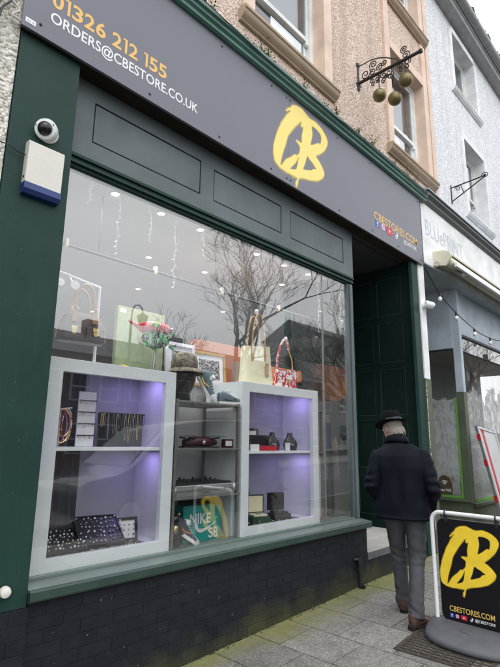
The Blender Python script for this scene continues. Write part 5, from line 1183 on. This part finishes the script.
    # hat
    hatq = hq @ Matrix.Translation((0, -.006, .046)) @ Matrix.Rotation(R(-3), 4, 'X') @ Matrix.Diagonal((1.06, 1.06, 1.04, 1))
    ht = link('hat', None, t); ht.empty_display_size = .1
    cr = MB(); n = 28; prof = [(.086, .0), (.0855, .03), (.082, .07), (.078, .098), (.070, .112), (.05, .113), (.02, .104), (.004, .101)]
    cr.lathe(prof, n=n, sx=.98, sy=1.16)
    for v in cr.v:
        if v.z > .08: v.z -= .022*math.exp(-(v.x/.022)**2)*(1 if abs(v.y) < .08 else .4); v.x *= (1-.16*max(0, v.y/.1))
    part('crown', cr.xf(hatq), 'hat', ht, 'all')
    br = MB(); n = 40; vs = []
    for r_, dz in ((.084, .004), (.105, .001), (.130, .0), (.141, .002), (.142, .005), (.130, .0045), (.105, .006), (.085, .010)):
        for j in range(n):
            a = 2*math.pi*j/n; up = .018*max(0, (r_-.1)/.04)*(abs(math.cos(a))**2)-.008*max(0, (r_-.1)/.04)*(math.sin(a)**2); vs.append((r_*.97*math.cos(a), r_*1.14*math.sin(a), dz+up))
    br.add(vs, [(i*n+j, i*n+(j+1) % n, ((i+1) % 8)*n+(j+1) % n, ((i+1) % 8)*n+j) for i in range(8) for j in range(n)])
    part('brim', br.xf(hatq), 'hat', ht, 'all'); part('hat_band', MB().lathe([(.0868, .006), (.0868, .034), (.086, .036)], n=28, sx=.985, sy=1.16).xf(hatq), 'black', ht, 'all')
    # trousers
    tr = MB()
    tr.loft([((0, -.005, .80), (.175, 0, 0), (0, .125, 0)), ((0, -.005, .90), (.182, 0, 0), (0, .132, 0)), ((0, 0, 1.0), (.175, 0, 0), (0, .12, 0))], 22, 2.3)
    for hip, kn, an in ((hipL, kneeL, ankL), (hipR, kneeR, ankR)):
        limb(tr, [hip+V((0, 0, .03)), hip.lerp(kn, .3), hip.lerp(kn, .7), kn, kn.lerp(an, .4), kn.lerp(an, .8), V((an.x, an.y, .062))], [(.100, .115), (.094, .110), (.080, .090), (.070, .078), (.064, .076), (.061, .074), (.063, .078)])
    def fold(co):
        k = co.z
        z1 = math.exp(-((k-.47)/.09)**2)+1.3*math.exp(-((k-.14)/.07)**2)+.6*math.exp(-((k-.8)/.08)**2)+.25
        w_ = math.sin(k*82+co.x*24+7*mnoise.noise(V((co.x*6, co.y*6, k*5))))
        return .0026*z1*w_+.006*z1*mnoise.noise(V((co.x*10+co.z*6, co.y*10, co.z*17)))+.005*mnoise.noise(V((co.x*9, co.y*9, co.z*5)))
    me = remesh(tr, .0085, 3, fold); me.materials.append(MATS['trousers']); link('trousers', me, t)
    # shoes
    for ft, an, ang in ((Lf, ankL, 8), (Rf, ankR, -30)):
        g0 = gl(ft); q = Matrix.Translation((an.x, an.y, g0)) @ Matrix.Rotation(R(ang), 4, 'Z')
        sh = link('shoe', None, t); sh.empty_display_size = .1
        up = MB(); up.loft([((0, -.075, .045), (.022, 0, 0), (0, 0, .025)), ((0, -.062, .055), (.036, 0, 0), (0, 0, .042)), ((0, -.02, .062), (.040, 0, 0), (0, 0, .052)), ((0, .04, .056), (.042, 0, 0), (0, 0, .044)), ((0, .10, .044), (.047, 0, 0), (0, 0, .030)), ((0, .15, .038), (.043, 0, 0), (0, 0, .024)), ((0, .185, .034), (.026, 0, 0), (0, 0, .014))], 18, 2.4)
        up.loft([((0, -.03, .06), (.042, 0, 0), (0, .052, 0)), ((0, -.028, .115), (.044, 0, 0), (0, .050, 0))], 16)
        me = remesh(up.xf(q), .007, 1, lambda co: .002*mnoise.noise(co*45)); me.materials.append(MATS['shoe_brown']); link('upper', me, sh)
        ol = catmull([(0, -.085), (.034, -.07), (.038, -.02), (.038, .04), (.05, .10), (.044, .16), (.015, .20), (-.015, .20), (-.044, .16), (-.05, .10), (-.038, .04), (-.038, -.02), (-.034, -.07)], 3)
        part('sole', MB().prism([(p.x, p.y) for p in ol], 'z', .002, .026).xf(q), 'shoe_sole', sh); part('heel', MB().prism([(p.x, p.y) for p in ol if p.y < -.01], 'z', .0, .030).xf(q), 'shoe_sole', sh)
    # jacket: body, sleeves, collar melted into one cloth skin
    jk = MB()
    jk.loft([((0, -.012, .815), (.245, 0, 0), (0, .172, 0)), ((0, -.012, .90), (.238, 0, 0), (0, .168, 0)), ((0, -.014, 1.02), (.220, 0, 0), (0, .158, 0)), ((0, -.014, 1.14), (.213, 0, 0), (0, .152, 0)), ((0, -.012, 1.26), (.222, 0, 0), (0, .155, 0)), ((-.008, -.006, 1.35), (.222, 0, 0), (0, .142, 0)), ((-.014, .004, 1.405), (.198, 0, 0), (0, .12, 0)), ((-.02, .014, 1.445), (.15, 0, 0), (0, .098, 0)), ((-.028, .022, 1.475), (.10, 0, 0), (0, .082, 0))], 32, 2.2)
    for sh, el, wr in ((shL, elL, wrL), (shR, elR, wrR)):
        s_ = math.copysign(1, sh.x)
        limb(jk, [sh+V((-s_*.075, 0, .022)), sh+V((s_*.008, -.004, -.02)), sh.lerp(el, .4), sh.lerp(el, .8), el, el.lerp(wr, .35), el.lerp(wr, .75), wr, wr+V((-s_*.015, .03, -.035))], [(.058, .072), (.074, .086), (.076, .086), (.072, .08), (.072, .078), (.068, .074), (.062, .066), (.058, .06), (.05, .05)], 18)
    jk.loft([((-.027, .024, 1.455), (.092, 0, 0), (0, .084, 0)), ((-.035, .032, 1.49), (.081, 0, 0), (0, .079, 0)), ((-.04, .038, 1.515), (.078, 0, 0), (0, .077, 0))], 22)
    def jf(co):
        f = .021*mnoise.noise(V((co.x*6+co.z*1.5, co.y*5, co.z*2.2)))+.0075*mnoise.noise(V((co.x*12, co.y*12, co.z*6)))
        arm = max(0, min(1, (abs(co.x)-.20)/.06)); f += arm*.0055*math.sin(co.z*70+co.y*30+5*mnoise.noise(co*6))*(.35+math.exp(-((co.z-1.10)/.12)**2)+.6*math.exp(-((co.z-.98)/.06)**2))
        hem = math.exp(-((co.z-.86)/.03)**2); f -= .003*hem
        return f+.009*(1-arm)*math.sin(co.x*26+3*mnoise.noise(V((co.x*4, co.y*4, co.z*3))))*max(0, min(1, (1.25-co.z)/.3))
    me = remesh(jk, .0075, 9, jf); me.materials.append(MATS['jacket']); jo = link('jacket', me, t)
    cl = MB(); nn = 30; vs = []
    for rr_, zz_ in ((.080, 1.49), (.084, 1.522), (.096, 1.517), (.113, 1.466), (.108, 1.460), (.09, 1.495)):
        for j in range(nn): a = 2*math.pi*j/nn; vs.append((-.034+rr_*math.cos(a), .03+rr_*.96*math.sin(a), zz_-.02*math.sin(a)))
    cl.add(vs, [(i*nn+j, i*nn+(j+1) % nn, ((i+1) % 6)*nn+(j+1) % nn, ((i+1) % 6)*nn+j) for i in range(6) for j in range(nn)]); part('collar', cl, 'jacket', jo, 'all')
    part('hem_band', MB().loft([((0, -.012, .812), (.246, 0, 0), (0, .173, 0)), ((0, -.012, .828), (.250, 0, 0), (0, .177, 0)), ((0, -.012, .84), (.246, 0, 0), (0, .173, 0))], 32, 2.35), 'jacket', jo, 'all')
    return t
build_man()

# ================================================================== ACROSS THE STREET (seen mirrored in the shop window)
def bare_tree(label, x, y, h, spread, seed, levels=6, trunk_r=.2, fork=.28):
    rt = random.Random(seed); z0 = gz(x)-.1; t = thing('bare_tree', label, 'tree', (x, y, z0), 0, 'bare winter trees across the street')
    tr, cw = MB(), MB()
    def grow(p, d, ln, r, lv, mb):
        n = 4; pts = [p.copy()]; rs = [r]
        for i in range(n):
            d = (d+Vector((rt.uniform(-1, 1), rt.uniform(-1, 1), rt.uniform(-.5, .8)))*.13).normalized(); p = p+d*ln/n; pts.append(p.copy()); rs.append(max(.0085, r*(1-.3*(i+1)/n)))
        mb.tube(pts, rs, 8 if lv < 2 else (5 if lv < 4 else 3))
        if lv >= levels: return
        kids = rt.choice((3, 4)) if lv < 2 else rt.choice((2, 3, 3))
        for k in range(kids):
            a = rt.uniform(0, 2*math.pi); o_ = d.orthogonal().normalized(); o_ = Matrix.Rotation(a, 3, d) @ o_
            nd_ = (d*rt.uniform(.55, 1.)+o_*rt.uniform(.45, .95)*spread+Vector((0, 0, .25))).normalized()
            i = rt.choice((2, 3, 4)) if lv else rt.choice((3, 4)); grow(pts[i], nd_, ln*rt.uniform(.62, .82), rs[i]*rt.uniform(.55, .78), lv+1, cw)
    grow(Vector((0, 0, 0)), Vector((0, 0, 1)), h*fork, trunk_r, 0, tr)
    part('trunk', tr, 'bark', t, True); part('crown', cw, 'bark', t)
bare_tree('large bare tree mirrored in the middle of the shop window', 15.6, -11.6, 18, .85, 4, 7, .26, .22)
bare_tree('darker bare tree mirrored at the right of the shop window', 25.5, -12.4, 17, .85, 9, 7, .3, .22)
bare_tree('bare tree mirrored left of the cream bag, beyond the street lamp', 14.2, -16.5, 11.5, 1.0, 15, 6, .22, .24)
# lamp post
t = thing('street_lamp', 'black street lamp with hanging lantern mirrored in the shop window', 'street lamp', (9.0, -10.95, gz(9)-.01)); part('post', MB().tube([(0, 0, 0), (0, 0, 1.0), (0, 0, 1.02), (0, 0, 5.35)], [.09, .08, .055, .045], 12), 'lamp_paint', t, True)
part('swan_neck', MB().tube([(0, 0, 5.3), (.02, 0, 5.65), (.12, 0, 5.86), (.28, 0, 5.9), (.42, 0, 5.8), (.45, 0, 5.62)], .028, 8), 'lamp_paint', t, True); part('lantern', MB().lathe([(.05, .22), (.20, .12), (.14, -.18), (.04, -.22)], (.45, 0, 5.42), 8), 'lamp_paint', t)
# dark people carrier parked at the kerb
def people_carrier():
    xc, yn, yf = 6.5, -4.25, -6.1; t = thing('parked_car', 'black people carrier parked at the kerb, mirrored in the shop window', 'car', (xc, (yn+yf)/2, gz(xc)-.13)); t.rotation_euler = (0, -math.atan(SLOPE), 0)
    hw_ = .92; prof = [(-2.45, .42), (-2.48, .75), (-2.35, .93), (-1.55, 1.08), (-.75, 1.72), (-.35, 1.86), (.6, 1.93), (1.9, 1.90), (2.25, 1.78), (2.42, 1.10), (2.46, .55), (2.40, .32), (-2.3, .30)]
    pr_ = catmull(prof, 3); mb = MB(); n = len(pr_); vs = []
    for yy, k in ((-hw_, 1.), (-hw_+.06, 1.), (0, 1.), (hw_-.06, 1.), (hw_, 1.)):
        for p in pr_:
            inn = .14*max(0, (p.y-1.0)/.9); y = math.copysign(max(0, abs(yy)-inn*(abs(yy)/hw_)), yy) if yy else 0; s_ = .985 if abs(yy) == hw_ else 1.; vs.append((p.x*s_, y, .3+(p.y-.3)*s_))
    fs = [(i*n+j, i*n+(j+1) % n, (i+1)*n+(j+1) % n, (i+1)*n+j) for i in range(4) for j in range(n)]+[tuple(range(n))[::-1], tuple(range(4*n, 5*n))]
    part('body', mb.add(vs, fs), 'car_black', t, True)
    def sidep(poly, s_, off=.012): return MB().add([(p[0], s_*(hw_-.14*max(0, (p[1]-1.0)/.9)+off), p[1]) for p in poly]+[(p[0], s_*(hw_-.14*max(0, (p[1]-1.0)/.9)-.03), p[1]) for p in poly], [tuple(range(len(poly))), tuple(range(len(poly), 2*len(poly)))]+[(i, (i+1) % len(poly), (i+1) % len(poly)+len(poly), i+len(poly)) for i in range(len(poly))])
    for s_ in (-1, 1):
        for poly in ([(-1.28, 1.10), (-.68, 1.62), (-.42, 1.70), (-.42, 1.10)], [(-.34, 1.10), (-.34, 1.72), (.62, 1.76), (.62, 1.10)], [(.70, 1.10), (.70, 1.76), (1.75, 1.74), (2.05, 1.60), (2.2, 1.12)]): part('side_window', sidep(poly, s_), 'black_gloss', t)
        part('door_handle', MB().box(-.1, .08, s_*.95-.015, s_*.95+.015, .98, 1.01, .006), 'car_black', t); part('mirror', MB().box(-1.2, -1.02, s_*1.02-.09, s_*1.02+.09, 1.06, 1.2, .03), 'car_black', t)
        part('trim', MB().box(-1.0, 1.2, s_*.925-.01, s_*.925+.01, .62, .66, .004), 'steel', t); part('headlight', MB().ball((-2.33, s_*.7, .80), .14, 12, (.6, 1.2, .6)), 'glass_far', t, 'all'); part('tail_light', MB().box(2.36, 2.44, s_*.80-.09, s_*.80+.09, .95, 1.35, .02), 'red', t)
        for x in (-1.55, 1.5):
            wh = part('wheel', MB().lathe([(.20, -.11), (.32, -.11), (.335, -.07), (.335, .07), (.32, .11), (.20, .11)], (x, s_*.86, .335), 26, 'y'), 'tyre', t, True); part('rim', MB().lathe([(.21, -.112), (.19, -.09), (.05, -.10), (.05, .10), (.19, .09), (.21, .112)], (x, s_*.86, .335), 20, 'y'), 'steel', wh, True)
    part('windscreen', MB().add([(-1.50, -.78, 1.12), (-1.50, .78, 1.12), (-.78, .66, 1.72), (-.78, -.66, 1.72), (-1.46, -.78, 1.10), (-1.46, .78, 1.10), (-.74, .66, 1.70), (-.74, -.66, 1.70)], [(0, 1, 2, 3), (4, 7, 6, 5), (0, 4, 5, 1), (1, 5, 6, 2), (2, 6, 7, 3), (3, 7, 4, 0)]), 'black_gloss', t)
people_carrier()
def far_house(label, x0, x1, y, eave, wallm, nw, storeys):
    t = thing('far_house', label, 'house', ((x0+x1)/2, y, 0)); z0 = gz(x0)-.3
    part('wall', MB().box(x0, x1, y-6, y, z0, eave), wallm, t, False, True); part('roof', MB().prism([(y+.3, eave), (y-3, eave+1.7), (y-6.3, eave)], 'x', x0-.1, x1+.1), 'slate', t, False, True)
    ch = part('chimney', MB().box(x1-.9, x1-.2, y-3.3, y-2.7, eave+.8, eave+2.5), 'house_brick', t, False, True)
    for s_ in range(storeys):
        for i in range(nw):
            cx = x0+(x1-x0)*(i+.5)/nw; cz = z0+1.6+s_*2.5
            if s_ == 0 and i == 0: part('door', MB().box(cx-.45, cx+.45, y, y+.04, z0+.3, z0+2.4), 'blue_plastic', t, False, True); continue
            wd = part('window', MB().box(cx-.55, cx+.55, y, y+.05, cz-.7, cz+.75), 'house_frame', t, False, True); part('pane', MB().box(cx-.46, cx+.46, y+.051, y+.06, cz+.04, cz+.66), 'black_gloss', wd, False, True); part('pane', MB().box(cx-.46, cx+.46, y+.051, y+.06, cz-.61, cz-.04), 'black_gloss', wd, False, True)
far_house('white rendered terraced house mirrored in the left cabinet glass', 4.0, 9.2, -19.0, 5.6, 'house_white', 3, 2); far_house('brick terraced house mirrored in the left cabinet glass', 9.3, 14.0, -19.2, 5.7, 'house_brick', 3, 2)
far_house('dark terraced house further up the street, mirrored behind the shelf unit', 14.1, 20.0, -19.0, 5.6, 'house_brick', 4, 2); far_house('brick house at the top of the street, mirrored behind the red bag', 20.1, 33.0, -20.0, 6.2, 'house_brick', 6, 2)
far_house('pale house far up the street, mirrored in the whitewashed window', 33.1, 52.0, -20.5, 10.5, 'house_white', 8, 3); far_house('brick house farthest up the street, mirrored in the whitewashed window', 52.1, 85.0, -20.5, 13.5, 'house_brick', 12, 4)
bare_tree('bare tree farthest up the street, mirrored in the whitewashed window', 48.0, -14.5, 17, 1.0, 33, 6, .3, .3)
